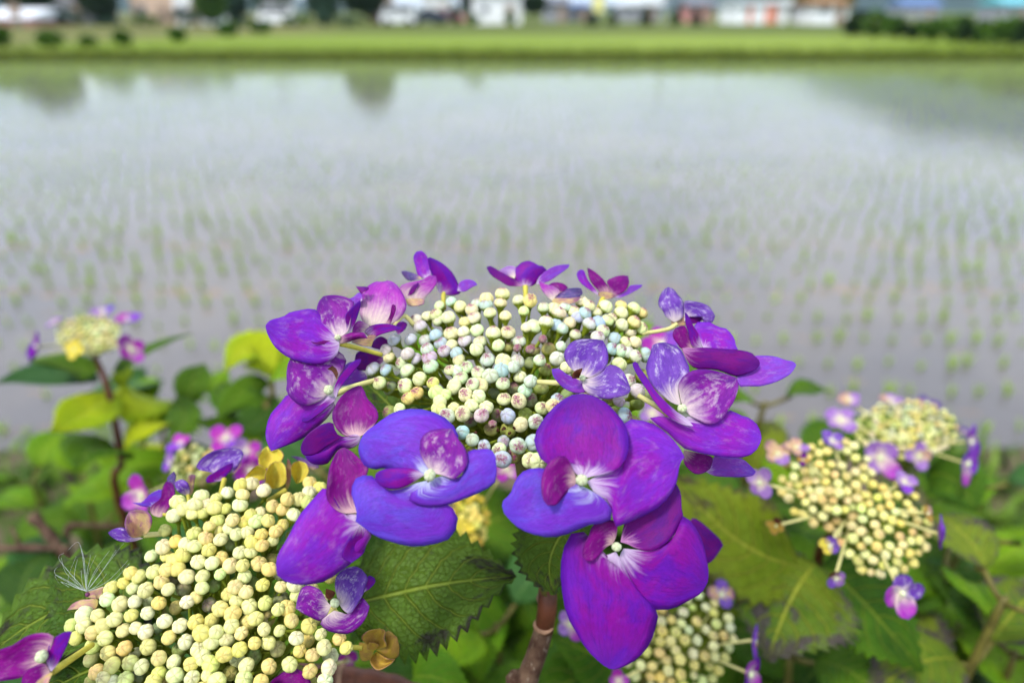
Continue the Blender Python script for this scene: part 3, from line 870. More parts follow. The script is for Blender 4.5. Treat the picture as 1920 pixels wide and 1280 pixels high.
PETAL_ID = [0]
def petal(parent, outline, ctr, d0, gx=0.0, gy=0.0, lift=0.0, cup=0.0, arch=0.0, roll=0.0, mat='purple', thick=0.0002, name='petal', nu=18, nv=10):
    """outline: base first, then round the rim. depth = plane through ctr (gx, gy: share of depth per 1000 px) + lift*u + shaping"""
    PETAL_ID[0] += 1
    pid = PETAL_ID[0]
    crk = 2.2 if mat in ('yellow', 'ochre', 'cream', 'creamtip', 'pale', 'brown', 'dusk') else 0.8
    base = np.array(outline[0], float)
    k = max(range(len(outline)), key=lambda i: np.hypot(outline[i][0] - base[0], outline[i][1] - base[1]))
    Lp = spline(list(outline[:k + 1])); Rp = spline([outline[0]] + list(outline[k:])[::-1])
    ts = (1 - np.cos(np.pi * np.linspace(0, 1, nu + 1))) / 2
    ts = 0.5 * ts + 0.5 * np.linspace(0, 1, nu + 1)
    A, Bq = resample(Lp, ts), resample(Rp, ts)
    V, UV, F = [], [], []
    tip = np.array(outline[k], float)
    ln = max(np.hypot(*(tip - base)), 1e-6)
    for i in range(nu + 1):
        for j in range(nv + 1):
            v = -1 + 2 * j / nv
            q = A[i] * (1 - (v + 1) / 2) + Bq[i] * (v + 1) / 2
            u = ts[i]
            rdist = min(1.0, np.hypot(*(q - base)) / ln)
            d = d0 * (1 + gx * (q[0] - ctr[0]) / 1000 + gy * (q[1] - ctr[1]) / 1000)
            sh = math.sin(math.pi * min(1, u * 1.05))
            d += lift * rdist + 0.65 * cup * v * v * sh + arch * math.sin(math.pi * u) + roll * v * sh
            d += crk * (0.0019 * mnoise.noise(Vector((q[0] * 0.013, q[1] * 0.013, pid * 3.1))) + 0.0004 * mnoise.noise(Vector((q[0] * 0.05, q[1] * 0.05, pid * 1.7)))) * min(1, rdist * 1.6)
            V.append(P(q[0], q[1], d)); UV.append((0.5 * u + 0.5 * rdist, (v + 1) / 2))
    w = nv + 1
    for i in range(nu):
        for j in range(nv):
            F.append([i * w + j, i * w + j + 1, (i + 1) * w + j + 1, (i + 1) * w + j])
    o = mesh_obj(name, V, F, PM[mat], parent, UV)
    sm = o.modifiers.new('thickness', 'SOLIDIFY'); sm.thickness = thick; sm.offset = 0.0
    return o

def ball(parent, name, px, py, d, rpx, mat, squash=0.85):
    c = P(px, py, d); r = rpx * d / FPX
    V, F = [], []
    n, m = 14, 9
    nrm = (CAM - c).normalized()
    a = nrm.cross(Vector((0, 0, 1))).normalized(); b_ = nrm.cross(a)
    for i in range(m + 1):
        ph = math.pi * i / m
        for k in range(n):
            th = 2 * math.pi * k / n
            rad = 1 - 0.10 * max(0, math.cos(2 * th)) * math.sin(ph) ** 2
            V.append(c + r * rad * (nrm * (math.cos(ph) * squash) + a * (math.sin(ph) * math.cos(th)) + b_ * (math.sin(ph) * math.sin(th))))
    for i in range(m):
        for k in range(n):
            F.append([i * n + k, i * n + (k + 1) % n, (i + 1) * n + (k + 1) % n, (i + 1) * n + k])
    return mesh_obj(name, V, F, mat, parent)

def stalk(parent, pts, rpx, mat=None, name='flower_stalk'):
    ps = spline([tuple(P(*p)) for p in pts], 5)
    d = pts[0][2]
    r = rpx * d / FPX
    return MB().tube([tuple(q) for q in ps], [r * (1.1 - 0.2 * i / len(ps)) for i in range(len(ps))], 8).build(name, mat or M_STALK, parent, True)

def flower(head, ctr, d0, petals, gx=0.0, gy=0.0, centre=None, stem=None, stem_r=5, stem_mat=None, label=None):
    f = empty('flower', P(ctr[0], ctr[1], d0) - world_of(head), head)
    if label: f['label'] = label
    for p in petals:
        kw = dict(p[2]) if len(p) > 2 else {}
        petal(f, p[0], ctr, kw.pop('d', d0), kw.pop('gx', gx), kw.pop('gy', gy), mat=p[1], **kw)
    if centre:
        dc = d0 - centre[3] if len(centre) > 3 else d0 - 0.001
        q = P(centre[0], centre[1], dc)
        o = add_bud(f, q, (CAM - q).normalized() + Vector((0, 0, .35)), centre[2] * dc / FPX * 0.92, (206, 218, 178), 0.15)
        o.name = 'flower_centre'
    if stem:
        stalk(f, stem, stem_r, stem_mat)
    return f

# ---- buds
def bud_mesh(seed):
    g = random.Random(seed)
    V, F, S = [], [], []
    n, m = 20, 9
    nl = g.choice((4, 5, 5, 5)); ph0 = g.random() * 6.28
    for i in range(m + 1):
        ph = math.pi * 0.80 * i / m
        for k in range(n):
            th = 2 * math.pi * k / n
            dd = abs(((th - ph0) * nl / (2 * math.pi)) % 1.0 - 0.5) * 2      # 1 at a suture
            s = max(0.0, (dd - 0.62) / 0.38)
            fade = max(0.0, 1 - (ph / (math.pi * 0.62)) ** 2)
            r = 1 - 0.15 * s * fade - (0.05 * math.exp(-(ph / 0.25) ** 2))
            r *= 1 + 0.04 * math.sin(2 * th + seed)
            V.append((r * math.sin(ph) * math.cos(th), r * math.sin(ph) * math.sin(th), r * math.cos(ph) * 0.93)); S.append(s * fade)
    for rz, zz in ((0.52, -0.95), (0.34, -1.35), (0.22, -1.9)):
        for k in range(n):
            th = 2 * math.pi * k / n
            V.append((rz * math.cos(th), rz * math.sin(th), zz)); S.append(0)
    for i in range(m + 3):
        for k in range(n):
            F.append([i * n + k, (i + 1) * n + k, (i + 1) * n + (k + 1) % n, i * n + (k + 1) % n])
    me = bpy.data.meshes.new('bud'); me.from_pydata(V, [], F)
    me.polygons.foreach_set('use_smooth', [True] * len(me.polygons))
    at = me.attributes.new('suture', 'FLOAT', 'POINT'); at.data.foreach_set('value', S)
    me.materials.append(M_BUD)
    return me
BUDS = [bud_mesh(s) for s in range(8)]
PAL_MAIN = [(236, 220, 132), (228, 230, 146), (240, 238, 176), (236, 238, 180), (226, 232, 178), (208, 222, 192), (176, 200, 206), (204, 196, 202), (230, 224, 164)]
PAL_CREAM = [(240, 234, 158), (236, 224, 126), (234, 234, 164), (238, 222, 132), (244, 242, 186), (220, 222, 128), (238, 234, 164)]
PAL_MIX = [(244, 232, 134), (240, 222, 124), (240, 236, 156), (230, 210, 128), (248, 242, 170), (232, 224, 130)]

def add_bud(head, pos, nrm, r, col, tip):
    o = bpy.data.objects.new('bud', random.choice(BUDS)); COL.objects.link(o)
    o.parent = head
    o.location = Vector(pos) - world_of(head)
    q = Vector(nrm).normalized().to_track_quat('Z', 'Y') @ Quaternion((0, 0, 1), random.random() * 6.28)
    o.rotation_mode = 'QUATERNION'; o.rotation_quaternion = q
    s = r * random.choice((random.uniform(0.9, 1.1), random.uniform(0.78, 1.14)))
    o.scale = (s * random.uniform(0.94, 1.05), s, s * random.uniform(0.92, 1.06))
    c = lin(col); o.color = (c[0], c[1], c[2], tip)
    return o

def bud_head(head, buds, core, rad, pal, tip=0.8, n_deep=0, axis=(0, -0.2, 1), top=None, r1=0.0006, cell=0.011, depth_in=0.011):
    """buds: list of world positions; core: point under the dome the stalks run to"""
    core = Vector(core)
    nodes = {}
    for bi, p in enumerate(buds):
        p = Vector(p)
        n = (p - core).normalized() * 0.8 + Vector(axis).normalized() * 0.35 + Vector((random.gauss(0, .16), random.gauss(0, .16), random.gauss(0, .16)))
        n.normalize()
        c = pal[int((0.5 + 0.75 * mnoise.noise(p * 45.0) + random.gauss(0, 0.13)) * len(pal)) % len(pal)] if bi < len(buds) - n_deep else random.choice([(150, 164, 84), (176, 176, 96), (140, 150, 110)])  # deep buds get darker greens: shade between buds put into their colour
        c = tuple(max(0, min(255, x + random.gauss(0, 7))) for x in c)
        add_bud(head, p, n, rad, c, tip)
        key = tuple(int(math.floor(x / cell)) for x in p)
        nodes.setdefault(key, []).append((p, n))
    mb = MB()
    for key, lst in nodes.items():
        m = sum((p for p, n in lst), Vector()) / len(lst)
        to = (core - m).normalized()
        nd = m + to * depth_in
        for p, n in lst:
            a = p - n * rad * 1.6
            mb.tube([a, (a + nd) / 2 - n * rad * .5, nd], [r1 * 0.8, r1, r1], 5, cap=False)
        mb.tube([nd, (nd + core) / 2 + Vector((0, 0, -0.2)) * (core - nd).length, core], [r1 * 1.4, r1 * 2.0, r1 * 2.4], 6, cap=False)
    mb.build('bud_stalks', M_PEDICEL, head, True)

# ---- leaves
def leaf(parent, base, mid, tip, width, nrm, mat='green', fold=0.18, wave=0.0, name='leaf', nu=32, nv=10, teeth=True, seed=None):
    """spine through three world points, nrm = way the upper side faces, width in metres"""
    g = random.Random(seed if seed is not None else random.random())
    B0, M0, T0 = Vector(base), Vector(mid), Vector(tip)
    M1 = 2 * M0 - 0.5 * (B0 + T0)
    nrm = Vector(nrm).normalized()
    V, UV, F = [], [], []
    ln = (M0 - B0).length + (T0 - M0).length
    wv = g.random() * 6
    for i in range(nu + 1):
        u = i / nu
        c = B0 * (1 - u) ** 2 + M1 * (2 * u * (1 - u)) + T0 * u * u
        t = ((M1 - B0) * (1 - u) + (T0 - M1) * u).normalized()
        side = t.cross(nrm).normalized()
        n = side.cross(t).normalized()
        prof = (math.sin(math.pi * min(1, u ** 0.78)) ** 0.85) * (1 - 0.28 * max(0, u - 0.72) / 0.28)
        if u > 0.9: prof *= 1 - 0.35 * (u - 0.9) / 0.1
        for j in range(nv + 1):
            v = -1 + 2 * j / nv
            hw = 0.5 * width * prof
            tooth = 0.0
            if teeth and abs(v) == 1 and 0.05 < u < 0.985:
                tooth = 0.055 * width * (1 if i % 2 else -0.55) * (0.4 + 0.6 * prof)
            x = v * hw + (tooth if v > 0 else -tooth)
            ph = u - 0.30 * abs(v) ** 1.25
            quilt = 0.02 * width * math.cos(2 * math.pi * ph * 8.0) * math.sin(math.pi * abs(v)) * min(1, prof * 1.5)
            z = fold * abs(x) - 0.55 * fold * x * x / max(width * .5, 1e-5) + quilt
            z += wave * width * math.sin(u * 9 + wv + (1.5 if v > 0 else 0)) * v * v
            z += 0.02 * width * mnoise.noise(Vector((u * 5, v * 3, wv * 9)))
            V.append(c + side * x + n * z + t * (0.5 * abs(tooth)))
            UV.append((u, (v + 1) / 2))
    w = nv + 1
    for i in range(nu):
        for j in range(nv):
            F.append([i * w + j, i * w + j + 1, (i + 1) * w + j + 1, (i + 1) * w + j])
    o = mesh_obj(name, V, F, LM[mat], parent, UV)
    sm = o.modifiers.new('thickness', 'SOLIDIFY'); sm.thickness = min(0.0005, 0.01 * width); sm.offset = 0.0
    return o

TOCAM = (-FWD).normalized()
def facing(px, py, up=0.5, yaw=0.0):
    v = (CAM - P(px, py, 1.0)).normalized() * (1 - up) + Vector((0, 0, 1)) * up + Vector((yaw, 0, 0))
    return v.normalized()

def pleaf(parent, b, m, t, wpx, mat='green', up=0.5, yaw=0.0, **kw):
    """leaf by pixel and depth of base, middle and tip"""
    d = (b[2] + m[2] + t[2]) / 3
    return leaf(parent, P(*b), P(*m), P(*t), wpx * d / FPX, facing(m[0], m[1], up, yaw), mat, **kw)

def stem_to_ground(parent, pts, r0, r1, mat, name='stem', n=8, jitter=0.0):
    p = [Vector(q) for q in pts]
    last = p[-1]
    gz = zground(last.x, last.y) - 0.03
    p.append(Vector((last.x + random.uniform(-.03, .03), last.y + random.uniform(-.02, .06), (last.z + gz) / 2)))
    p.append(Vector((last.x + random.uniform(-.05, .05), last.y + random.uniform(0, .08), gz)))
    ps = spline([tuple(q) for q in p], 6)
    N = len(ps)
    return MB().tube([tuple(q) for q in ps], [r0 + (r1 - r0) * i / N for i in range(N)], 8).build(name, mat, parent, True)

def pair_leaves(parent, node, axis_az, L, W, mats, pitch=15, droop=0.35, sides=(0, 1), petiole=0.018):
    """two opposite leaves at a stem node"""
    for s in sides:
        az = axis_az + math.pi * s + random.gauss(0, .22)
        h = Vector((math.cos(az), math.sin(az), 0))
        pt = math.radians(pitch + random.gauss(0, 10))
        l = L * random.uniform(.85, 1.12)
        b = Vector(node) + h * petiole * 0.8 + Vector((0, 0, petiole * .6))
        m = b + h * (l * .5 * math.cos(pt)) + Vector((0, 0, l * .5 * math.sin(pt)))
        t = m + h * (l * .5 * math.cos(pt - droop * 2)) + Vector((0, 0, l * .5 * math.sin(pt - droop * 2)))
        lf = leaf(parent, b, m, t, W * random.uniform(.85, 1.15), Vector((0, 0, 1)) + Vector((random.gauss(0, .15), random.gauss(0, .15) - .1, 0)), random.choice(mats), fold=random.uniform(.1, .3), wave=random.uniform(0, .05))
        MB().tube([Vector(node), (Vector(node) + b) / 2 + Vector((0, 0, -.002)), b + h * .004], 0.0017, 6).build('petiole', M_STEMG, lf, True)
        lf.children[-1].location = (0, 0, 0)

def fix_child(parent_mesh, child):
    child.parent = parent_mesh

def gen_flower(head, px, py, d, rpx, face, mats, n=4, spread=0.75, stem=None, seed=None, squash=None):
    """a small four petalled flower facing the given way"""
    g = random.Random(seed if seed is not None else random.random())
    c = P(px, py, d)
    f = empty('flower', c - world_of(head), head)
    nv_ = Vector(face).normalized()
    a = nv_.cross(Vector((0.2, 0.1, 1))).normalized(); b_ = nv_.cross(a)
    R = rpx * d / FPX
    ph = g.random() * 6.28
    for k in range(n):
        th = ph + 2 * math.pi * k / n + g.gauss(0, .12)
        dr = (a * math.cos(th) + b_ * math.sin(th))
        sd_ = nv_.cross(dr)
        L = R * g.uniform(.8, 1.12); W = R * g.uniform(.72, .95)
        rise = g.uniform(.0, .55) * spread
        V, UV, F = [], [], []
        nu, nw = 9, 6
        for i in range(nu + 1):
            u = i / nu
            prof = max(math.sin(math.pi * (0.10 + 0.90 * u) ** 1.25), 0.0) ** 0.5 * 1.08
            for j in range(nw + 1):
                v = -1 + 2 * j / nw
                q = c + dr * (L * u) + sd_ * (W * .5 * prof * v) + nv_ * (L * (rise * u * u + 0.12 * v * v * math.sin(math.pi * u) + .05 * mnoise.noise(Vector((u * 3, v * 2, th + px)))))
                V.append(q); UV.append((u, (v + 1) / 2))
        w = nw + 1
        for i in range(nu):
            for j in range(nw):
                F.append([i * w + j, i * w + j + 1, (i + 1) * w + j + 1, (i + 1) * w + j])
        o = mesh_obj('petal', V, F, PM[g.choice(mats)], f, UV)
        sm = o.modifiers.new('thickness', 'SOLIDIFY'); sm.thickness = 0.0003; sm.offset = 0
    cc = project(c + nv_ * R * .08)
    ball(f, 'flower_centre', cc[0], cc[1], cc[2], rpx * .13, M_CENTRE)
    if stem is not None:
        st = Vector(stem)
        MB().tube([st, (st + c) / 2 + Vector((0, 0, .002)), c - nv_ * .0005], [.0007, .0006, .0007], 6).build('flower_stalk', M_STALK, f, True)
    return f

# ---------------------------------------------------------------- the main flower head
mhead = empty('hydrangea_flower_head', P(1000, 1130, 0.225))
tag(mhead, 'large central flower head with purple petals around pale green and blue buds', 'flower head', 'hydrangea flower heads')

def mdepth(x, y):
    dx = (x - 965) / 260.0
    return 0.2005 + (700 - y) * 0.000125 + 0.006 * dx * dx

MAINB = [(862,112),(755,145),(845,172),(752,185),(975,155),(1045,160),(1135,205),(1003,225),(655,215),(690,175),(780,240),(673,268),(882,262),(605,300),(440,195),(515,170),(580,200),(435,290),(360,260),(500,268),(415,250),(290,295),(312,335),(690,350),(805,380),(900,370),(1020,335),(1070,325),(1150,300),(1212,315),(1262,345),(1315,305),(1365,262),(1340,230),(1410,235),(1240,235),(1205,210),(1280,205),(1390,165),(1440,185),(1490,232),(1545,195),(1440,310),(1500,300),(1345,382),(1560,290),(1530,355),(1495,395),(1655,190),(1735,210),(1790,240),(1650,240),(1740,300),(1660,315),(1710,360),(1780,345),(1610,410),(1765,380),(1750,430),(1590,480),(1690,500),(1650,490),(1740,525),(1805,520),(1640,580),
(140,415),(255,415),(350,425),(415,385),(520,380),(605,425),(685,478),(830,455),(710,430),(520,455),(550,505),(470,492),(355,480),(450,445),(85,490),(105,535),(190,570),(275,545),(235,515),(380,600),(375,535),(570,545),(510,615),(625,600),(235,625),(85,620),(310,680),(215,720),(400,705),(290,775),(425,765),(485,780),(240,810),(540,725),(580,670),(660,710),(710,715),(705,785),(615,775),(760,545),(865,560),(960,560),(780,655),(865,705),(980,665),(1045,690),(870,810),(1010,755),(975,820),(900,920),(755,870),(720,920),(590,905),(540,865),(650,850),(490,930),(435,875),(1125,870),(1080,960),(980,980),(1110,555),(1250,460),(1225,545),(1290,600),(1200,860),(1230,820),(1640,830),(1755,760),(1675,920),(40,700),(0,610),(590,1030),(660,1080),(735,1125),(840,1140),(870,1095),(860,1210),(965,1125),(1040,1215),(1070,1100),(175,880),(1620,470),(930,600),(855,620),(1100,1230),(600,365),(560,620),(440,830),(1600,270),(980,430),(1690,440),(1570,500),(700,640),(1700,690)]
small_dark = [(1045, 480), (1130, 410), (795, 975), (960, 470)]
def dedupe(pts, mind):
    out = []
    for p in pts:
        if all((p[0] - q[0]) ** 2 + (p[1] - q[1]) ** 2 > mind * mind for q in out): out.append(p)
    return out
mb_src = dedupe(cv('d', MAINB), 11)
buds = [P(x + random.gauss(0, .8), y + random.gauss(0, .8), mdepth(x, y) + random.gauss(0, 0.0012)) for x, y in mb_src]
core = P(968, 800, 0.226)
# deeper buds seen between the upper ones
deep = []
for _ in range(900):
    x, y = random.uniform(715, 1215), random.uniform(565, 860)
    if ((x - 965) / 255) ** 2 + ((y - 715) / 160) ** 2 > 1: continue
    q = (x, y)
    if min((x - a) ** 2 + (y - b) ** 2 for a, b in mb_src) < 19 ** 2: continue
    if deep and min((x - a) ** 2 + (y - b) ** 2 for a, b in deep) < 25 ** 2: continue
    deep.append(q)
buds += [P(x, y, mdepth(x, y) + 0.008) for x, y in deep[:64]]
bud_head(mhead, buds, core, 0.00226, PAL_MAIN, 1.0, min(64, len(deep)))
for x, y in cv('d', small_dark):
    add_bud(mhead, P(x, y, mdepth(x, y)), (0, -.5, 1), 0.0015, (150, 110, 120), 1.0)

sc_ = empty('withered_buds', P(935, 805, .186) - world_of(mhead), mhead)
for (x, y) in cv('d', [(860, 1000), (900, 1030), (840, 1020), (885, 1000), (680, 1022), (930, 1010), (800, 1005)]):
    a_ = random.random() * 6.28
    petal(sc_, [(x, y)] + [(x + 5 * math.cos(a_ + t), y + 5 * math.sin(a_ + t)) for t in (-.9, -.3, .3, .9)], (x, y), .185, mat='brown', lift=-.002, nu=6, nv=4, name='scrap')

def fl(k, ctr, d0, specs, **kw):
    c = cv(k, [ctr])[0]
    ps = []
    for s in specs:
        kk = s[3] if len(s) > 3 else k
        ps.append((cv(kk, s[0]), s[1], s[2] if len(s) > 2 else {}))
    for key in ('centre',):
        if key in kw and kw[key]:
            x, y, r = kw[key][:3]
            q = cv(k, [(x, y)])[0]
            kw[key] = (q[0], q[1], r) + tuple(kw[key][3:])
    if 'stem' in kw and kw['stem']:
        kw['stem'] = [cv(k, [(a, b)])[0] + (dd,) for a, b, dd in kw['stem']]
    hd = kw.pop('head', mhead)
    return flower(hd, c, d0, ps, **kw)

# left upper flower
fl('A', (925, 600), 0.199, [
  ([(930,650),(860,520),(760,380),(660,265),(560,250),(440,270),(320,300),(260,345),(110,385),(50,450),(70,540),(130,660),(200,745),(330,835),(480,885),(650,910),(780,890),(880,830),(930,750)], 'bright', dict(gx=0.35, gy=-0.3, cup=0.002, lift=-0.001)),
  ([(930,600),(840,590),(760,545),(690,470),(670,380),(660,270),(690,160),(750,95),(860,82),(990,100),(1080,140),(1120,190),(1100,260),(1070,400),(1040,520)], 'mottled', dict(gy=-0.25, lift=-0.0015, cup=-0.002)),
  ([(1060,540),(1020,440),(1010,330),(1060,260),(1130,190),(1185,150),(1193,200),(1170,290),(1120,430)], 'purple', dict(gy=-0.2, lift=-0.0035, roll=0.001)),
  ([(930,672),(880,645),(760,628),(660,650),(595,640),(640,668),(760,674),(860,678)], 'magenta', dict(lift=-0.005)),
  ([(945,665),(940,610),(990,565),(1080,535),(1180,530),(1240,540),(1255,575),(1278,600),(1180,605),(1090,630),(1010,655)], 'magenta', dict(lift=-0.004, cup=0.002)),
 ], centre=(915, 590, 7), stem=[(950, 670, .200), (1180, 725, .203), (1450, 800, .206)], stem_r=4.6, stem_mat=M_STALKY)
# second flower behind it
fl('A', (1380, 450), 0.206, [
  ([(1380,450),(1250,440),(1190,340),(1180,250),(1200,144),(1200,64),(1280,-24),(1376,-76),(1464,-72),(1485,-90),(1536,-88),(1600,-60),(1655,0),(1720,110),(1745,220),(1710,310),(1640,390),(1560,435),(1460,450)], 'pinkwhite', dict(gy=-0.3, cup=0.002)),
  ([(1300,560),(1235,525),(1300,460),(1400,430),(1530,430),(1640,460),(1690,480),(1650,500),(1560,520),(1400,570),(1340,620)], 'purple', dict(lift=-0.003)),
  ([(1320,700),(1200,690),(1080,650),(1150,610),(1270,595),(1290,560),(1380,560),(1350,620)], 'cream', dict(lift=-0.002)),
  ([(1280,520),(1090,530),(1105,460),(1150,400),(1200,395),(1290,450)], 'pinkwhite', dict()),
  ([(1230,60),(1195,60),(1135,-18),(1260,-14),(1290,10)], 'deep', dict(lift=0.002)),
  ([(1210,150),(1120,195),(1060,125),(1110,105),(1160,60),(1205,64)], 'lilac', dict(lift=0.002)),
  ([(1485,435),(1540,330),(1570,200),(1610,210),(1612,270),(1570,380),(1545,432)], 'magenta', dict(lift=-0.002)),
  ([(1640,560),(1590,440),(1700,400),(1750,430),(1720,500)], 'deep', dict(lift=0.003)),
 ], stem=[(1560, 500, .207), (1700, 330, .210), (1830, 440, .212)], stem_r=4.5)
# flower tucked behind the stalks
fl('A', (1460, 880), 0.213, [
  ([(1460,880),(1450,830),(1250,760),(1150,770),(1120,860),(1140,960),(1200,990),(1350,970)], 'deep', dict()),
  ([(1480,760),(1430,740),(1310,700),(1380,600),(1440,580),(1510,620),(1520,690)], 'deep', dict(lift=0.002)),
  ([(1240,1010),(1130,940),(1090,880),(1000,930),(920,1060),(950,1180),(1130,1140),(1270,1090)], 'lilac', dict(lift=-0.001)),
 ])
# left middle flower
fl('B', (815, 455), 0.194, [
  ([(820,470),(880,370),(930,290),(1000,180),(1020,90),(980,30),(930,-10),(800,-40),(600,0),(350,75),(315,150),(300,280),(310,400),(293,470),(330,520),(400,600),(480,640),(560,640),(680,600),(760,540)], 'mottled', dict(gx=0.4, gy=-0.3, cup=0.002)),
  ([(840,530),(600,520),(400,490),(310,510),(220,620),(120,730),(70,860),(50,1000),(80,1110),(120,1185),(220,1150),(350,1100),(520,1020),(640,920),(760,820),(850,710),(885,650),(865,590)], 'bright', dict(gx=0.2, gy=-0.15, cup=0.003, lift=0.001)),
  ([(890,515),(800,570),(700,640),(600,720),(570,780),(500,790),(485,830),(540,835),(620,790),(720,720),(800,650),(880,585)], 'purple', dict(lift=-0.003)),
  ([(890,545),(865,470),(910,340),(1000,220),(1100,110),(1195,80),(1190,130),(1100,240),(1000,360),(940,440),(905,530)], 'purple', dict(lift=-0.002, d=0.1925)),
  ([(905,330),(850,230),(795,205),(850,165),(895,195),(920,260)], 'brown', dict(d=0.1915)),
 ], centre=(808, 452, 10, .0018), stem=[(900, 500, .195), (1100, 415, .199), (1420, 320, .206)], stem_r=5.2)
fl('B', (1190, 1010), 0.188, [
  ([(1170,1010),(1030,1010),(940,960),(870,860),(850,740),(890,640),(950,540),(1050,450),(1150,405),(1200,405),(1240,470),(1270,550),(1350,640),(1395,710),(1400,800),(1340,890),(1260,960),(1200,1005)], 'magenta', dict(gy=-0.3, cup=-0.004, lift=0.002)),
  ([(1190,1010),(950,1010),(870,900),(860,835),(760,855),(700,875),(620,930),(540,1000),(490,1080),(470,1150),(485,1210),(520,1240),(650,1230),(760,1150),(870,1080),(950,1030),(1090,1005)], 'deep', dict(gx=0.3, lift=0.0005)),
  ([(1190,1015),(1120,985),(960,1030),(850,1080),(720,1170),(640,1230),(520,1245),(570,1310),(640,1345),(720,1350),(800,1330),(870,1230),(940,1150),(1050,1160),(1160,1110)], 'purple', dict(lift=-0.003, cup=0.002, gx=0.1)),
 ])
# big drooping flower at the lower left
fl('C', (735, 620), 0.1775, [
  ([(740,640),(700,610),(600,600),(520,480),(485,380),(400,460),(310,560),(250,640),(200,740),(140,850),(90,930),(75,1020),(85,1100),(170,1160),(280,1178),(400,1165),(500,1130),(600,1060),(680,1000),(760,920),(830,800),(840,770),(790,705)], 'bright', dict(gx=0.2, gy=-0.15, cup=0.003)),
  ([(720,600),(620,605),(540,565),(480,480),(485,370),(500,250),(540,150),(570,100),(620,78),(680,110),(740,165),(790,200),(815,240),(800,300),(760,420),(740,520)], 'magenta', dict(lift=-0.001, gy=-0.25, cup=-0.003)),
  ([(750,690),(650,820),(600,950),(680,1000),(770,930),(800,850),(840,775),(790,715)], 'purple', dict(lift=-0.002, roll=0.002)),
 ])
# blue violet front flower
fl('C', (1305, 300), 0.1725, [
  ([(1290,290),(1150,300),(960,245),(880,255),(810,240),(770,210),(745,150),(734,84),(751,17),(797,-49),(891,-116),(957,-169),(1057,-216),(1144,-229),(1237,-225),(1283,-219),(1409,-170),(1499,-89),(1535,1),(1480,100),(1380,220)], 'violet', dict(gy=-0.3, cup=0.003, lift=0.0005)),
  ([(1320,285),(1270,210),(1230,130),(1225,60),(1238,1),(1301,-53),(1391,-71),(1481,-71),(1526,1),(1589,91),(1611,181),(1590,250),(1553,289),(1499,334),(1420,305)], 'mottled', dict(gy=-0.3, lift=-0.0025, cup=-0.001)),
  ([(1330,330),(1420,305),(1500,330),(1600,270),(1605,120),(1700,95),(1790,95),(1830,150),(1838,240),(1830,350),(1760,410),(1650,460),(1500,520),(1380,550),(1260,550),(1160,520),(1130,470),(1170,430),(1250,395)], 'violet', dict(lift=-0.002, cup=0.002, gy=-0.15)),
  ([(1280,345),(1180,370),(1080,410),(960,420),(900,370),(850,310),(780,300),(720,320),(685,380),(678,450),(700,520),(720,600),(710,670),(780,720),(860,780),(960,820),(1100,860),(1220,870),(1380,840),(1460,810),(1510,740),(1530,660),(1510,600),(1465,540),(1350,480),(1310,400)], 'violet', dict(gy=-0.1, cup=0.003, lift=0.0012)),
  ([(1260,300),(1180,350),(1090,400),(1000,412),(920,390),(865,330),(880,280),(960,248),(1100,240),(1200,260)], 'purple', dict(lift=-0.0022, cup=0.001)),
 ], centre=(1305, 300, 13.5, .003), label='blue violet flower at the front of the head')
# big purple front flower
fl('H', (740, 780), 0.1715, [
  ([(740,770),(640,680),(520,610),(430,640),(370,570),(330,460),(330,400),(370,310),(440,210),(530,120),(640,50),(740,35),(830,55),(940,110),(1020,190),(1090,270),(1130,370),(1140,500),(1110,600),(1030,690),(900,730),(820,745)], 'purple', dict(gy=-0.3, cup=-0.002, lift=-0.001)),
  ([(780,790),(900,720),(1020,680),(1100,600),(1110,400),(1095,265),(1200,260),(1310,280),(1420,340),(1520,430),(1580,510),(1615,580),(1575,640),(1545,800),(1480,920),(1380,1020),(1260,1080),(1150,1130),(1060,1170),(1000,1165),(1000,1050),(950,950),(860,900)], 'bright', dict(gx=0.1, gy=-0.2, lift=0.001, cup=0.003)),
  ([(740,830),(690,830),(600,760),(480,690),(400,675),(310,675),(220,710),(160,790),(125,890),(70,940),(50,980),(70,1060),(140,1140),(220,1200),(340,1245),(470,1265),(600,1240),(720,1190),(830,1150),(930,1145),(985,1110),(998,1050),(970,980),(900,920),(820,870)], 'violet', dict(gy=-0.1, lift=-0.001, cup=0.002)),
  ([(690,770),(620,600),(560,565),(490,590),(430,650),(395,740),(385,830),(400,930),(440,990),(510,990),(560,940),(610,880),(670,830),(685,795)], 'magenta', dict(lift=-0.004, cup=0.002)),
 ], centre=(735, 775, 12, .0022), label='largest purple flower at the front of the head')
# lowest hanging flower
fl('I', (425, 420), 0.1755, [
  ([(420,450),(320,480),(240,420),(235,340),(175,315),(130,345),(90,430),(70,560),(80,700),(110,850),(170,960),(230,1060),(320,1150),(380,1190),(430,1190),(520,1150),(600,1080),(650,1000),(675,900),(685,820),(600,740),(510,620),(460,520)], 'purple', dict(gy=-0.1, cup=0.003, lift=0.001)),
  ([(470,430),(600,440),(700,420),(800,340),(850,215),(900,270),(950,340),(985,450),(1005,570),(1000,640),(960,710),(880,760),(790,805),(700,818),(610,800),(540,750),(490,680),(460,570),(440,490)], 'purple', dict(gx=0.1, lift=-0.0015, cup=0.002)),
  ([(450,390),(480,260),(560,190),(660,130),(760,30),(800,20),(830,80),(835,170),(845,230),(790,340),(720,410),(640,445),(560,435),(500,405)], 'deep', dict(gy=-0.25, lift=-0.001, d=0.1765)),
  ([(400,400),(350,430),(290,500),(240,510),(210,480),(215,410),(250,350),(280,280),(400,250),(430,290),(420,360)], 'magenta', dict(lift=-0.003, d=0.1765)),
 ], centre=(425, 420, 12, .002), label='lowest purple flower hanging below the head')
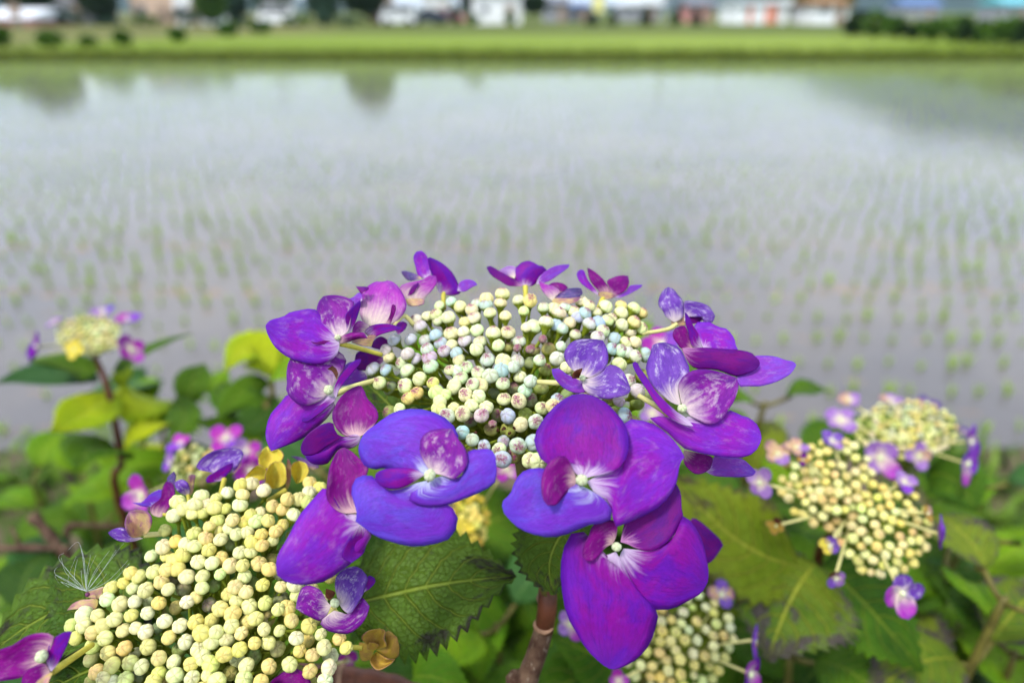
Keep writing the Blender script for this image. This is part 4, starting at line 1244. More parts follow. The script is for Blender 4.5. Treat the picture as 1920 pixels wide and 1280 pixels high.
# right flower
fl('G', (585, 665), 0.1865, [
  ([(570,640),(500,615),(430,560),(330,460),(280,340),(290,260),(320,190),(330,130),(380,105),(440,100),(520,120),(570,150),(610,220),(640,290),(660,350),(600,400),(560,460),(560,540),(577,610)], 'pale', dict(gy=-0.3, cup=-0.002, lift=0.001)),
  ([(685,815),(600,805),(510,760),(420,690),(340,590),(270,480),(210,390),(170,310),(165,275),(200,265),(230,320),(290,400),(360,510),(450,610),(540,690),(620,745)], 'purple', dict(d=0.1835, gy=-0.15)),
  ([(600,660),(580,600),(565,520),(560,460),(600,390),(680,340),(770,328),(870,340),(970,370),(1050,400),(1075,460),(1060,540),(1030,610),(980,690),(940,750),(880,790),(800,795),(720,760),(650,720)], 'mottled', dict(gx=0.1, lift=-0.002, gy=-0.2, cup=-0.002)),
  ([(640,735),(560,770),(420,735),(330,740),(310,760),(370,800),(450,860),(530,940),(590,1000),(680,1030),(800,1060),(950,1080),(1080,1088),(1180,1060),(1240,1000),(1270,920),(1255,850),(1220,790),(1150,740),(1080,720),(1000,680),(920,730),(800,780),(700,750)], 'bright', dict(gy=-0.2, lift=0.0005, cup=0.002)),
 ], centre=(590, 665, 10, .0022), stem=[(500, 735, .190), (360, 640, .193), (215, 555, .196)], stem_r=5.4)
fl('G', (610, 1030), 0.196, [
  ([(610,1020),(700,1040),(830,1070),(852,1110),(830,1180),(780,1215),(710,1228),(650,1190),(605,1130),(600,1060)], 'magenta', dict(lift=-0.002)),
  ([(780,1200),(850,1100),(870,1070),(1000,1085),(1100,1095),(1170,1150),(1220,1205),(1190,1240),(1100,1252),(960,1250),(860,1240)], 'lilac', dict()),
 ])
# right upper flower
fl('E', (780, 760), 0.2045, [
  ([(720,775),(570,775),(530,730),(480,660),(475,600),(500,555),(560,530),(610,535),(650,620),(680,720)], 'magenta', dict(lift=0.001)),
  ([(795,770),(690,755),(660,680),(640,580),(615,520),(605,380),(640,410),(700,530),(750,610),(770,690)], 'purple', dict(lift=-0.002)),
  ([(810,780),(770,690),(740,600),(705,520),(740,490),(830,485),(900,492),(960,540),(1040,550),(1100,600),(1150,680),(1160,740),(1185,785),(1000,800)], 'bright', dict(gy=-0.3)),
  ([(580,790),(570,772),(700,768),(850,765),(1000,780),(1180,790),(1270,805),(1330,820),(1380,870),(1420,910),(1420,960),(1370,1010),(1280,1050),(1160,1080),(1050,1040),(960,1010),(860,1000),(740,1000),(660,950),(610,870)], 'deep', dict(d=0.201, gy=-0.1, cup=0.001)),
  ([(1090,960),(1170,1080),(1190,1185),(1300,1185),(1400,1190),(1500,1170),(1600,1140),(1700,1090),(1770,1040),(1820,960),(1790,920),(1700,900),(1620,870),(1530,855),(1370,855),(1250,890)], 'lilac', dict(gy=-0.25, d=0.204)),
 ])
# pale upper right flower
fl('E', (540, 480), 0.215, [
  ([(490,490),(400,430),(370,370),(330,330),(315,270),(340,190),(380,130),(425,105),(480,130),(530,190),(580,250),(600,320),(600,390),(570,450)], 'pale', dict(gy=-0.25, cup=0.002)),
  ([(600,480),(600,380),(600,260),(680,258),(780,275),(860,310),(900,360),(935,420),(915,480),(890,490),(800,480),(800,435),(700,430),(650,430)], 'pale', dict(gx=-0.1)),
  ([(620,500),(640,425),(800,432),(780,480),(710,505)], 'deep', dict(lift=0.002)),
  ([(500,530),(455,500),(480,455),(600,425),(640,480),(610,525)], 'cream', dict(lift=-0.0015)),
 ], stem=[(520, 500, .2155), (420, 565, .2155), (140, 612, .2145)], stem_r=4.2)
# small pale flower over the buds
fl('d', (1390, 670), 0.1895, [
  ([(1390,655),(1310,600),(1270,520),(1300,450),(1360,415),(1450,410),(1530,420),(1560,480),(1565,560),(1530,630),(1450,668)], 'pale', dict(gy=-0.3, lift=0.001)),
  ([(1395,680),(1480,660),(1540,620),(1570,580),(1640,600),(1680,650),(1715,740),(1700,775),(1620,800),(1540,810),(1460,790),(1400,740)], 'pale', dict(gy=-0.2, lift=-0.001)),
  ([(1390,690),(1300,650),(1240,610),(1190,610),(1200,660),(1260,730),(1340,770),(1420,765),(1440,740)], 'lilac', dict(lift=-0.001)),
  ([(1370,672),(1325,670),(1340,625),(1395,603),(1390,625)], 'brown', dict(d=0.187)),
 ], centre=(1395, 670, 6.5, .0015), stem=[(1380, 690, .191), (1240, 702, .193), (1085, 695, .196)], stem_r=5.2)
# top left flowers
fl('D', (330, 350), 0.222, [
  ([(250,250),(180,230),(155,160),(140,90),(160,50),(200,42),(240,75),(258,130),(280,200)], 'bright', dict(lift=0.001)),
  ([(330,350),(310,300),(270,190),(250,100),(270,90),(350,130),(420,190),(460,250),(480,300),(505,345),(470,370),(400,375)], 'purple', dict(lift=-0.001, cup=0.002)),
  ([(470,340),(485,280),(540,255),(590,265),(622,295),(580,315),(520,348)], 'lilac', dict(lift=0.001)),
  ([(200,250),(110,265),(60,220),(50,195),(90,192),(150,212),(190,232)], 'dusk', dict(lift=0.002)),
 ], stem=[(370, 350, .2225), (365, 400, .222), (372, 480, .220)], stem_r=4.5, stem_mat=M_STALKY)
fl('D', (150, 420), 0.218, [
  ([(150,430),(85,410),(50,350),(35,310),(100,280),(200,260),(260,225),(310,230),(315,280),(280,340),(230,390),(215,440)], 'pinkwhite', dict(lift=0.0005)),
  ([(95,378),(130,310),(175,280),(180,300),(130,365)], 'deep', dict(lift=-0.001)),  # dark slit in the flower, its shade drawn as a deep purple sliver
  ([(120,400),(215,400),(218,440),(160,455),(105,450),(85,405)], 'cream', dict(lift=-0.0012)),
 ])
# top flowers
fl('D', (975, 300), 0.223, [
  ([(960,305),(860,305),(790,268),(720,220),(688,165),(720,155),(790,195),(870,240),(945,290)], 'deep', dict(lift=-0.001)),
  ([(980,305),(930,285),(870,240),(855,205),(910,165),(960,125),(1020,118),(1060,145),(1110,155),(1140,190),(1100,235),(1070,275),(1030,305)], 'purple', dict(lift=0.001, cup=0.002)),
  ([(1060,290),(1085,235),(1150,180),(1220,150),(1308,142),(1300,170),(1230,220),(1170,262),(1110,285)], 'lilac', dict(lift=0.001)),
  ([(900,250),(840,225),(780,190),(850,155),(910,168)], 'lav', dict(lift=0.003)),
 ], stem=[(980, 305, .2235), (982, 350, .2225), (980, 430, .220)], stem_r=4.8, stem_mat=M_STALKY)
fl('D', (1190, 425), 0.219, [
  ([(1190,420),(1150,390),(1100,330),(1080,265),(1130,290),(1200,310),(1240,350),(1205,385)], 'pinkwhite', dict(lift=0.0005)),
  ([(1220,365),(1150,300),(1190,278),(1260,285),(1300,320),(1260,345)], 'magenta', dict(lift=0.001)),
  ([(1185,430),(1170,380),(1220,350),(1290,325),(1390,320),(1410,360),(1380,390),(1310,400),(1240,415)], 'dusk', dict(lift=-0.001)),
  ([(1190,445),(1190,400),(1300,395),(1400,388),(1360,425),(1270,448)], 'cream', dict(lift=-0.0005)),
 ])
fl('D', (1550, 380), 0.222, [
  ([(1530,375),(1450,325),(1385,270),(1365,210),(1390,183),(1420,190),(1450,260),(1510,335)], 'bright', dict(lift=0.001)),
  ([(1570,380),(1500,310),(1460,250),(1445,168),(1490,190),(1550,240),(1590,290),(1617,345)], 'magenta', dict(lift=-0.001)),
  ([(1600,395),(1615,330),(1590,270),(1640,240),(1700,225),(1750,230),(1758,280),(1730,340),(1670,375)], 'magenta', dict(lift=0.0005)),
  ([(1640,392),(1730,345),(1770,300),(1858,295),(1840,320),(1760,365),(1690,392)], 'lilac', dict(lift=0.001)),
  ([(1570,405),(1525,370),(1545,345),(1620,350),(1660,380),(1620,400)], 'cream', dict(lift=-0.0005)),
 ], stem=[(1565, 390, .2225), (1545, 430, .221), (1515, 500, .219)], stem_r=4.2, stem_mat=M_STALKY)

# its stem, bare bark below, pale rings at the nodes
stem_pts = [core + Vector((0, 0, .002)), P(985, 900, .224), P(1012, 1010, .228), P(1026, 1110, .232)]
MB().tube([tuple(q) for q in spline([tuple(p) for p in stem_pts], 6)], 0.0026, 10).build('stem', M_STEMG, mhead, True)
MB().tube([P(1027, 1095, .232), P(1026, 1140, .234), P(1020, 1180, .236)], [.0031, .0034, .0033], 12).build('red_stem', M_REDSTEM, mhead, True)
for q in ((1025, 1121), (1019, 1172)):
    c = P(q[0], q[1], .235); MB().tube([c + Vector((0, 0, .0007)), c, c - Vector((0, 0, .0007))], [.0033, .0037, .0034], 12).build('stem_ring', M_NODE, mhead, True)
low = spline([tuple(P(*p)) for p in ((1020, 1178, .236), (1006, 1225, .24), (985, 1290, .245), (975, 1400, .26))], 8)
stem_to_ground(mhead, [tuple(q) for q in low], .0033, .0046, M_BARK, 'woody_stem')
# leaves of the head
pleaf(mhead, (640, 1140, .236), (800, 1100, .232), (968, 1080, .226), 235, 'blotch2', .35, fold=.1, seed=3)
pleaf(mhead, (1090, 965, .226), (1035, 1035, .222), (1040, 1115, .218), 150, 'blotch2', .5, .1, fold=.2, seed=5)
pleaf(mhead, (800, 850, .232), (740, 770, .238), (670, 705, .245), 150, 'blotch2', .45, seed=6)
pleaf(mhead, (1030, 760, .235), (1010, 720, .245), (995, 660, .26), 90, 'bright', .55, seed=8)

# ---------------------------------------------------------------- the front left head
lhead = empty('hydrangea_flower_head', P(420, 1290, 0.23))
tag(lhead, 'wide flower head of cream yellow buds at the lower left with few small purple petals', 'flower head', 'hydrangea flower heads')
def ldepth(x, y):
    return 0.2125 - (y - 900) * 0.00008 + 0.0000001 * (x - 420) ** 2
KB = [(895,60),(880,190),(905,265),(785,265),(820,295),(1040,255),(1130,185),(1060,170),(980,150),(1220,120),(1130,85),(1340,130),(1320,45),(1250,30),(1245,215),(1160,310),(1270,320),(1345,280),(995,370),(905,375),(965,300),(805,390),(690,430),(760,370),(620,400),(560,480),(465,520),(640,520),(740,535),(865,470),(920,530),(1070,430),(1195,425),(1335,410),(1420,340),(1515,340),(1410,40),(1465,90),(1550,75),(1605,45),(1665,90),(1780,65),(1590,155),(1670,180),(1755,140),(1495,235),(1580,230),(1645,325),(1730,370),(1530,430),(1590,430),(1675,495),(1820,510),(1455,510),(1540,550),(1405,570),(1465,625),(1570,670),(1695,640),(1800,690),(1870,680),(1335,685),(1435,725),(1620,765),(1560,790),(1685,850),(1810,860),(1905,780),(1425,820),(1265,780),(1140,790),(1015,820),(890,785),(860,730),(755,720),(845,640),(655,630),(535,650),(625,740),(490,770),(355,740),(430,610),(385,640),(245,730),(150,820),(245,815),(395,825),(310,880),(415,920),(320,980),(565,860),(660,840),(740,870),(925,915),(1060,950),(1185,880),(1265,950),(1385,925),(1505,880),(1305,870),(1070,630),(1140,595),(1190,520),(1150,510),(1490,1010),(1610,960),(1720,955),(1370,1050),(1400,1100),(1260,1130),(1160,1010),(1195,1070),(965,1110),(1100,1130),(845,1080),(760,990),(570,1000),(440,1040),(470,1140),(620,1120),(705,1150),(350,1190),(400,1240),(580,1250),(470,1275),(845,1200),(975,1220),(1110,1240),(800,1275),(1230,1220),(1310,1260),(1545,1140),(1725,1145),(1525,1250),(1660,1270),(1890,1130),(180,920)]
JB = [(610,685),(660,745),(580,795),(750,705),(735,780),(815,775),(800,640),(850,630),(845,700),(920,655),(910,735),(995,740),(1010,615),(1130,630),(1110,710),(1115,550),(1200,540),(1300,595),(1195,785),(1275,770),(1320,775),(1370,720),(1450,745),(1490,665),(1585,665),(1665,605),(1670,535),(1750,570),(1540,790),(1655,690),(1760,530),(1520,845),(830,840),(930,830),(860,880),(1050,830),(1145,845),(1240,840),(1335,835),(1450,870),(740,940),(600,950)]
LB = [(685,755),(795,830),(570,865),(600,980),(720,1020),(825,950),(965,870),(1030,955),(870,1135),(695,1170),(515,1110),(835,1260),(560,370),(575,470),(425,390),(530,700),(415,795),(60,1240),(250,1250)]
l_src = dedupe(cv('K', KB) + cv('J', JB) + cv('L', LB), 15)
for _ in range(500):       # below the frame edge the dome goes on
    x, y = random.uniform(150, 640), random.uniform(1283, 1345)
    if min((x - a) ** 2 + (y - b) ** 2 for a, b in l_src) > 27 ** 2: l_src.append((x, y))
lb = [P(x, y, ldepth(x, y) + random.gauss(0, .001)) for x, y in l_src]
ldeep = []
for _ in range(1500):
    x, y = random.uniform(170, 620), random.uniform(950, 1290)
    if (x - 170) * 0.55 + (y - 1130) < 0 and x < 400: continue
    if min((x - a) ** 2 + (y - b) ** 2 for a, b in l_src) < 19 ** 2: continue
    if ldeep and min((x - a) ** 2 + (y - b) ** 2 for a, b in ldeep) < 24 ** 2: continue
    ldeep.append((x, y))
lb += [P(x, y, ldepth(x, y) + .006) for x, y in ldeep[:62]]
lcore = P(430, 1230, .245)
bud_head(lhead, lb, lcore, 0.00216, PAL_CREAM, 0.3, min(30, len(ldeep)))
stem_to_ground(lhead, [lcore, P(440, 1330, .255), P(450, 1450, .28)], .003, .006, M_BARK, 'stem')
fl('J', (960, 480), 0.222, [
  ([(965,480),(850,440),(780,430),(757,400),(800,340),(870,290),(960,260),(1060,255),(1110,265),(1140,300),(1110,370),(1060,440)], 'pale', dict(cup=-0.002, lift=0.001)),
  ([(960,515),(840,532),(850,480),(900,450),(980,400),(1050,370),(1050,410),(1005,470)], 'purple', dict(lift=-0.0015)),
 ], head=lhead, stem=[(985, 500, .222), (970, 560, .22), (950, 640, .217)], stem_r=4.4, stem_mat=M_STALKY)
fl('J', (470, 760), 0.219, [
  ([(420,720),(340,722),(250,690),(340,685),(380,630),(450,590),(495,590),(480,650),(440,700)], 'violet', dict(lift=0.001)),
  ([(450,805),(400,780),(395,720),(470,660),(490,570),(520,520),(570,540),(590,600),(580,660),(540,740),(490,800)], 'magenta', dict(cup=-0.001)),
  ([(560,570),(525,500),(582,440),(597,480),(582,550)], 'dusk', dict(lift=0.001)),
 ], head=lhead, stem=[(500, 780, .219), (560, 800, .218), (640, 830, .216)], stem_r=3.5, stem_mat=M_STALKY)
fl('J', (690, 630), 0.218, [
  ([(690,640),(610,600),(580,530),(640,505),(690,530),(710,600)], 'pale', dict()),
  ([(700,640),(690,560),(700,475),(755,472),(742,540),(730,615)], 'cream', dict(lift=-.001)),
 ], head=lhead, stem=[(695, 625, .218), (702, 690, .217), (715, 760, .214)], stem_r=3.4, stem_mat=M_STALKY)
fl('J', (335, 950), 0.206, [
  ([(335,955),(240,965),(190,880),(200,800),(230,760),(300,745),(360,760),(400,800),(402,860),(375,925)], 'cream', dict(cup=-0.008, lift=.001)),
  ([(335,975),(250,1002),(150,1000),(80,960),(55,930),(100,900),(180,890),(225,940)], 'pale', dict(lift=-0.001)),
 ], head=lhead, stem=[(340, 950, .206), (420, 945, .207), (540, 935, .208)], stem_r=5, stem_mat=M_STALK)
fl('J', (1400, 540), 0.222, [
  ([(1335,420),(1270,395),(1255,330),(1300,260),(1330,240),(1360,280),(1420,265),(1460,310),(1440,360),(1400,390)], 'yellow', dict(lift=0.002, cup=-0.007)),
  ([(1405,575),(1330,570),(1310,480),(1340,400),(1390,360),(1450,370),(1480,430),(1475,530)], 'yellow', dict(lift=-0.002, cup=-0.008)),
  ([(1475,595),(1478,500),(1483,400),(1490,338),(1516,380),(1517,480),(1503,560)], 'creamtip', dict(lift=-0.002)),
  ([(1560,540),(1515,440),(1530,380),(1580,355),(1640,380),(1660,440),(1620,510)], 'yellow', dict(lift=-0.002, cup=-0.007)),
  ([(1320,500),(1200,525),(1145,490),(1200,430),(1260,390),(1320,430)], 'yellow', dict(lift=-0.002, cup=-0.007)),
  ([(1690,430),(1600,370),(1520,320),(1600,328),(1700,370),(1745,405)], 'dusk', dict(lift=0.003)),
 ], head=lhead, stem=[(1480, 590, .221), (1400, 640, .219), (1330, 680, .216)], stem_r=5, stem_mat=M_STALKY)
fl('L', (930, 540), 0.1885, [
  ([(960,530),(930,420),(930,330),(960,270),(1030,220),(1110,205),(1170,230),(1230,310),(1210,380),(1180,470),(1120,570),(1060,640),(1000,600)], 'pale', dict(lift=-0.001, cup=-0.002)),
  ([(1180,450),(1205,380),(1235,290),(1290,310),(1298,350),(1250,405)], 'purple', dict(lift=0.002)),
  ([(890,565),(850,520),(800,430),(720,385),(650,380),(610,420),(580,500),(565,590),(640,640),(740,690),(800,705),(855,650)], 'mottled', dict(cup=0.001)),
  ([(920,610),(860,650),(790,720),(850,790),(960,820),(1060,820),(1160,750),(1220,660),(1245,570),(1200,510),(1160,490),(1110,570),(1050,640),(980,625)], 'mottled', dict(lift=-0.0005, cup=0.001)),
  ([(875,512),(840,480),(845,408),(926,440),(905,490)], 'brown', dict(d=0.187)),
 ], head=lhead, centre=(925, 540, 9, .0015), label='small purple and white flower with a brown scrap at its centre')
fl('L', (1300, 970), 0.205, [
  ([(1300,965),(1220,920),(1170,860),(1230,800),(1340,775),(1390,800),(1380,870),(1400,940)], 'ochre', dict(lift=-0.001, cup=-0.006)),
  ([(1310,975),(1400,930),(1390,820),(1430,800),(1500,860),(1520,960),(1500,1040),(1400,1060)], 'ochre', dict(lift=-0.001, cup=0.006)),
  ([(1310,990),(1400,1050),(1480,1060),(1430,1110),(1330,1160),(1270,1120),(1250,1050)], 'ochre', dict(lift=-0.002, cup=-0.006)),
  ([(1290,975),(1250,1060),(1170,1070),(1150,980),(1148,905),(1200,910)], 'ochre', dict(lift=-0.001)),
  ([(1300,975),(1230,960),(1240,900),(1290,905),(1330,930)], 'ochre', dict(lift=-0.003)),
 ], head=lhead, stem=[(1180, 955, .206), (1120, 950, .206), (1040, 950, .206)], stem_r=4.5, stem_mat=M_STALKY, label='faded yellow rosette flower')
fl('O', (400, 1090), 0.168, [
  ([(390,1085),(300,1150),(200,1220),(100,1250),(-150,1260),(-200,1100),(0,990),(100,960),(220,880),(330,850),(440,860),(460,900),(425,1000)], 'magenta', dict(lift=0.002, cup=-0.002)),
  ([(440,1180),(400,1100),(420,960),(470,890),(560,840),(615,840),(590,920),(540,1030),(490,1120)], 'purple', dict(lift=-0.001)),
  ([(430,1190),(350,1290),(180,1300),(200,1200),(260,1150),(380,1110)], 'magenta', dict(lift=-0.002)),
  ([(455,1190),(420,1260),(400,1330),(250,1340),(330,1250),(420,1195)], 'creamtip', dict(lift=-0.003)),
 ], head=lhead, centre=(355, 1050, 12, .002), stem=[(450, 1180, .169), (600, 1080, .178), (790, 950, .188)], stem_r=6.5, stem_mat=M_STALKY, label='purple flower cut by the lower left corner')
fl('L', (520, 1340), 0.186, [
  ([(520,1350),(330,1350),(330,1270),(400,1210),(480,1160),(560,1145),(640,1180),(700,1260),(700,1350)], 'magenta', dict(cup=0.002)),
 ], head=lhead)
fl('O', (880, 520), 0.202, [
  ([(840,600),(820,645),(760,660),(690,645),(575,655),(620,600),(700,565),(760,563),(830,558)], 'creamtip', dict()),
  ([(885,500),(850,560),(740,540),(735,510),(800,480),(890,455)], 'creamtip', dict(lift=0.0005)),
 ], head=lhead)
pleaf(lhead, (250, 1190, .215), (130, 1140, .222), (-30, 1240, .222), 240, 'blotch2', .55, seed=12)
pleaf(lhead, (270, 1200, .222), (190, 1110, .226), (95, 1070, .23), 190, 'blotch2', .55, seed=13)
pleaf(lhead, (300, 1290, .21), (180, 1255, .212), (60, 1330, .21), 200, 'blotch2', .5, seed=14)

# seed plume resting on it
sroot = empty('seed_plume', P(163, 1110, .2))
tag(sroot, 'wispy white seed plume caught on the cream petals at the lower left', 'seed plume')
mb = MB()
tips = [(143,1042,128,1090),(107,1062,106,1078),(120,1036,112,1050),(150,1022,158,1050),(112,1095,106,1078),(205,1032,178,1070),(232,1017,190,1072),(240,1050,200,1090),(243,1055,205,1095),(188,1060,172,1085),(145,1048,140,1085),(115,1045,125,1075),(135,1080,145,1100),(180,1040,165,1075),(218,1030,186,1078),(128,1030,150,1020),(130,1100,115,1090),(200,1075,180,1098),(170,1040,162,1080),(152,1068,155,1095)]
for (tx, ty, mx, my) in tips:
    ps = spline([tuple(P(162, 1108, .2)), tuple(P(mx, my, .2 + random.uniform(-.006, .006))), tuple(P(tx, ty, .2 + random.uniform(-.01, .01)))], 10)
    mb.tube([tuple(q) for q in ps], [0.000045 * (1 - .6 * i / len(ps)) for i in range(len(ps))], 4, cap=False)
mb.build('hairs', plain('plume_white', (225, 232, 235), 0.4, 0.5, 0.05, 50.0, 0.3), sroot, True)
ball(sroot, 'seed', 164, 1114, .2, 4.5, plain('seed_purple', (96, 40, 80), 0.5, 0.3, 0.2, 300.0))

# ---------------------------------------------------------------- other heads, out of focus
def dome(cx, cy, rx, ry, d, spacing, n, slope=0.35):
    out, tries = [], 0
    while len(out) < n and tries < 60000:
        tries += 1
        x, y = random.uniform(-1, 1), random.uniform(-1, 1)
        r2 = x * x + y * y
        if r2 > 1: continue
        px, py = cx + x * rx, cy + y * ry
        if any((px - a) ** 2 + (py - b) ** 2 < spacing ** 2 for a, b, _ in out): continue
        lump = 0.012 * mnoise.noise(Vector((px * 0.03, py * 0.03, d * 50)))
        out.append((px, py, d * (1 - slope * y * ry / FPX * 1.6) + 0.016 * r2 + lump * 0.4))
    return out

def small_head(label, spots, core, rad, pal, stem, stem_mat=M_STEMG, tip=.4, sr=.0026):
    h = empty('hydrangea_flower_head', core); tag(h, label, 'flower head', 'hydrangea flower heads')
    pts = [P(*s) for s in spots]
    bud_head(h, pts, core, rad, pal, tip, r1=0.0005, cell=.014, depth_in=.010)
    stem_to_ground(h, [core] + stem, sr, .004, stem_mat)
    return h

# right middle head (two lobes)
sp = dome(1552, 905, 88, 84, .305, 16.5, 110) + dome(1655, 990, 88, 86, .298, 16.5, 110)
rm = small_head('flower head of two cream bud lobes right of the central head', sp, P(1590, 985, .345), .0021, PAL_MIX, [P(1535, 1040, .42), P(1520, 1200, .46)], M_REDSTEM)
for (x, y, d, r, mats, fx) in [(1425, 905, 0.298, 30, ['lav', 'lav', 'pinkwhite'], (-.6, -.6, .5)), (1458, 850, 0.320, 26, ['lav', 'cream'], (-.2, -.5, .8)), (1492, 838, 0.320, 22, ['cream', 'lav'], (0, -.4, 1)), (1560, 826, 0.324, 24, ['lav', 'pale'], (.1, -.4, 1)),
                              (1695, 905, 0.320, 26, ['lav', 'lilac'], (.2, -.4, 1)), (1760, 1000, 0.294, 34, ['purple', 'lilac'], (.8, -.5, .2)), (1738, 962, 0.298, 20, ['ochre', 'cream'], (.5, -.6, .4)), (1690, 1110, 0.281, 42, ['lilac', 'pinkwhite', 'pale'], (.1, -.9, .3)),
                              (1555, 1022, 0.290, 22, ['yellow', 'cream', 'pale'], (-.2, -.9, .3)), (1567, 1083, 0.290, 22, ['pale', 'brown', 'lav'], (0, -.8, .1)), (1456, 985, 0.298, 18, ['brown', 'ochre'], (-.7, -.6, .2)), (1505, 862, 0.298, 13, ['deep', 'ochre'], (0, -.7, .6))]:
    gen_flower(rm, x, y, d, r, fx, mats, stem=P(1600, 960, 0.324))
pleaf(rm, (1530, 1055, 0.346), (1480, 1130, 0.333), (1440, 1240, 0.320), 230, 'blotch', 0.303, seed=21)
pleaf(rm, (1540, 1060, 0.355), (1620, 1130, 0.346), (1730, 1260, 0.337), 190, 'green', .5, seed=22)
pleaf(rm, (1500, 1060, 0.346), (1380, 1010, 0.346), (1250, 880, 0.363), 190, 'olive', 0.303, seed=23)
pleaf(rm, (1560, 1050, 0.372), (1650, 1060, 0.398), (1760, 1120, 0.415), 120, 'bright', .5, seed=24)
# right upper head
sp = dome(1698, 806, 96, 54, 0.410, 10.5, 190, .8)
ru = small_head('farther cream flower head at the upper right with lavender petals', sp, P(1700, 860, 0.443), .0018, PAL_CREAM, [P(1690, 920, 0.451), P(1690, 1060, .6)])
for (x, y, d, r, mats, fx) in [(1576, 788, 0.410, 32, ['lav', 'lav'], (-.3, -.3, 1)), (1592, 750, 0.443, 24, ['lav', 'cream'], (-.2, -.2, 1)), (1670, 750, 0.451, 20, ['lav', 'cream'], (0, -.2, 1)), (1738, 760, 0.451, 24, ['dusk', 'cream'], (.1, -.3, 1)), (1745, 780, 0.435, 13, ['dusk'], (.1, -.5, 1)),
                              (1650, 858, 0.385, 40, ['lav', 'pinkwhite', 'lav'], (-.2, -.9, .5)), (1722, 855, 0.385, 28, ['cream', 'lav'], (.1, -.9, .4)), (1818, 828, 0.402, 36, ['lilac', 'lav'], (.7, -.6, .3)), (1812, 868, 0.389, 40, ['pinkwhite', 'lilac'], (.5, -.8, .2)), (1805, 810, 0.426, 16, ['dusk'], (.4, -.3, 1))]:
    gen_flower(ru, x, y, d, r, fx, mats, stem=P(1700, 845, 0.426))
pleaf(ru, (1690, 880, 0.451), (1640, 815, 0.459), (1560, 806, 0.467), 70, 'green', .7, seed=31)
pleaf(ru, (1740, 890, 0.426), (1790, 900, 0.410), (1830, 960, 0.394), 110, 'green', .5, seed=32)
# bottom head
sp = dome(1268, 1200, 108, 96, .305, 18.5, 120)
bh = small_head('cream bud head below the lowest purple flower at the bottom edge', sp, P(1255, 1240, .345), .0023, PAL_CREAM, [P(1240, 1330, .36), P(1235, 1500, .40)])
for (x, y, d, r, mats, fx) in [(1352, 1114, .33, 30, ['pale', 'cream'], (.2, -.6, .8)), (1412, 1200, .30, 36, ['creamtip', 'lilac'], (.9, -.5, .2)), (1405, 1262, .295, 42, ['pinkwhite', 'purple'], (.7, -.8, .1)), (1160, 1275, .30, 22, ['rose', 'pinkwhite'], (-.2, -.8, .6)), (1070, 1170, .30, 30, ['lav', 'pinkwhite'], (-.4, -.6, .5))]:
    gen_flower(bh, x, y, d, r, fx, mats, stem=P(1290, 1225, .325))
pleaf(bh, (1200, 1250, .36), (1110, 1260, .35), (990, 1320, .33), 190, 'green', .5, seed=41)
pleaf(bh, (1180, 1270, .36), (1120, 1230, .35), (1030, 1190, .34), 150, 'green', .4, seed=42)
# left far head
sp = dome(168, 628, 60, 34, 0.496, 7.0, 110, 1.0)
lf = small_head('small yellow cream flower head on a tall stem at far left', sp, P(175, 662, 0.512), .0017, PAL_CREAM, [P(192, 700, 0.516), P(205, 740, 0.520), P(228, 860, 0.528), P(240, 990, 0.560)], M_REDSTEM, .4, .0017)
for (x, y, d, r, mats, fx) in [(72, 650, 0.464, 34, ['purple', 'pinkwhite'], (-.7, -.6, .4)), (104, 604, 0.504, 18, ['lav'], (-.3, -.2, 1)), (195, 585, 0.544, 24, ['lav', 'violet'], (0, -.2, 1)), (240, 600, 0.528, 26, ['lilac', 'rose'], (.2, 0, 1)), (245, 655, 0.480, 28, ['rose', 'pinkwhite'], (.7, -.6, .4)), (140, 655, 0.468, 20, ['yellow'], (-.1, -.8, .5)), (198, 618, .6, 20, ['yellow', 'cream'], (.2, -.5, .8)), (60, 675, .6, 14, ['purple'], (-.7, -.6, .2))]:
    gen_flower(lf, x, y, d, r, fx, mats, stem=P(172, 650, 0.500))
pleaf(lf, (215, 695, 0.516), (275, 660, 0.512), (362, 624, 0.496), 62, 'green', .85, .3, seed=51)
pleaf(lf, (190, 690, 0.528), (120, 690, 0.512), (60, 680, 0.480), 95, 'green', .75, seed=52)
pleaf(lf, (185, 715, 0.528), (90, 700, 0.528), (-10, 720, 0.512), 70, 'cool', .75, seed=53)
pleaf(lf, (205, 735, 0.528), (160, 775, 0.496), (95, 808, 0.464), 95, 'yellow', 0.440, seed=54)
pleaf(lf, (215, 735, 0.536), (270, 745, 0.560), (335, 760, .72), 110, 'yellow', .4, seed=55)
pleaf(lf, (220, 740, 0.560), (250, 720, .76), (275, 690, .8), 110, 'cool', .4, seed=56)
pleaf(lf, (225, 850, 0.528), (180, 840, 0.496), (140, 880, 0.464), 120, 'green', .6, seed=57)
pleaf(lf, (330, 745, 0.560), (345, 790, 0.536), (310, 830, 0.512), 60, 'green', .3, seed=58)
# small head behind the front left one
sp = dome(368, 872, 52, 34, .40, 12.0, 45, .6)
ls = small_head('blurred small cream head with pink petals behind the lower left head', sp, P(385, 905, .43), .0021, PAL_CREAM, [P(390, 960, .45)])
for (x, y, d, r, mats, fx) in [(338, 832, .41, 24, ['rose', 'lilac'], (-.2, -.4, 1)), (424, 822, .40, 32, ['rose', 'lilac'], (.1, -.6, .8)), (462, 846, .39, 28, ['rose', 'lilac', 'lav'], (.4, -.6, .6)), (470, 882, .37, 34, ['pinkwhite', 'rose'], (.5, -.8, .3)), (320, 868, .39, 24, ['lav', 'lilac'], (-.6, -.5, .5)), (268, 928, .34, 40, ['rose', 'pinkwhite'], (-.4, -.8, .3))]:
    gen_flower(ls, x, y, d, r, fx, mats, stem=P(380, 890, .415))
pleaf(ls, (385, 930, .43), (330, 950, .42), (260, 1010, .42), 90, 'green', .6, seed=61)
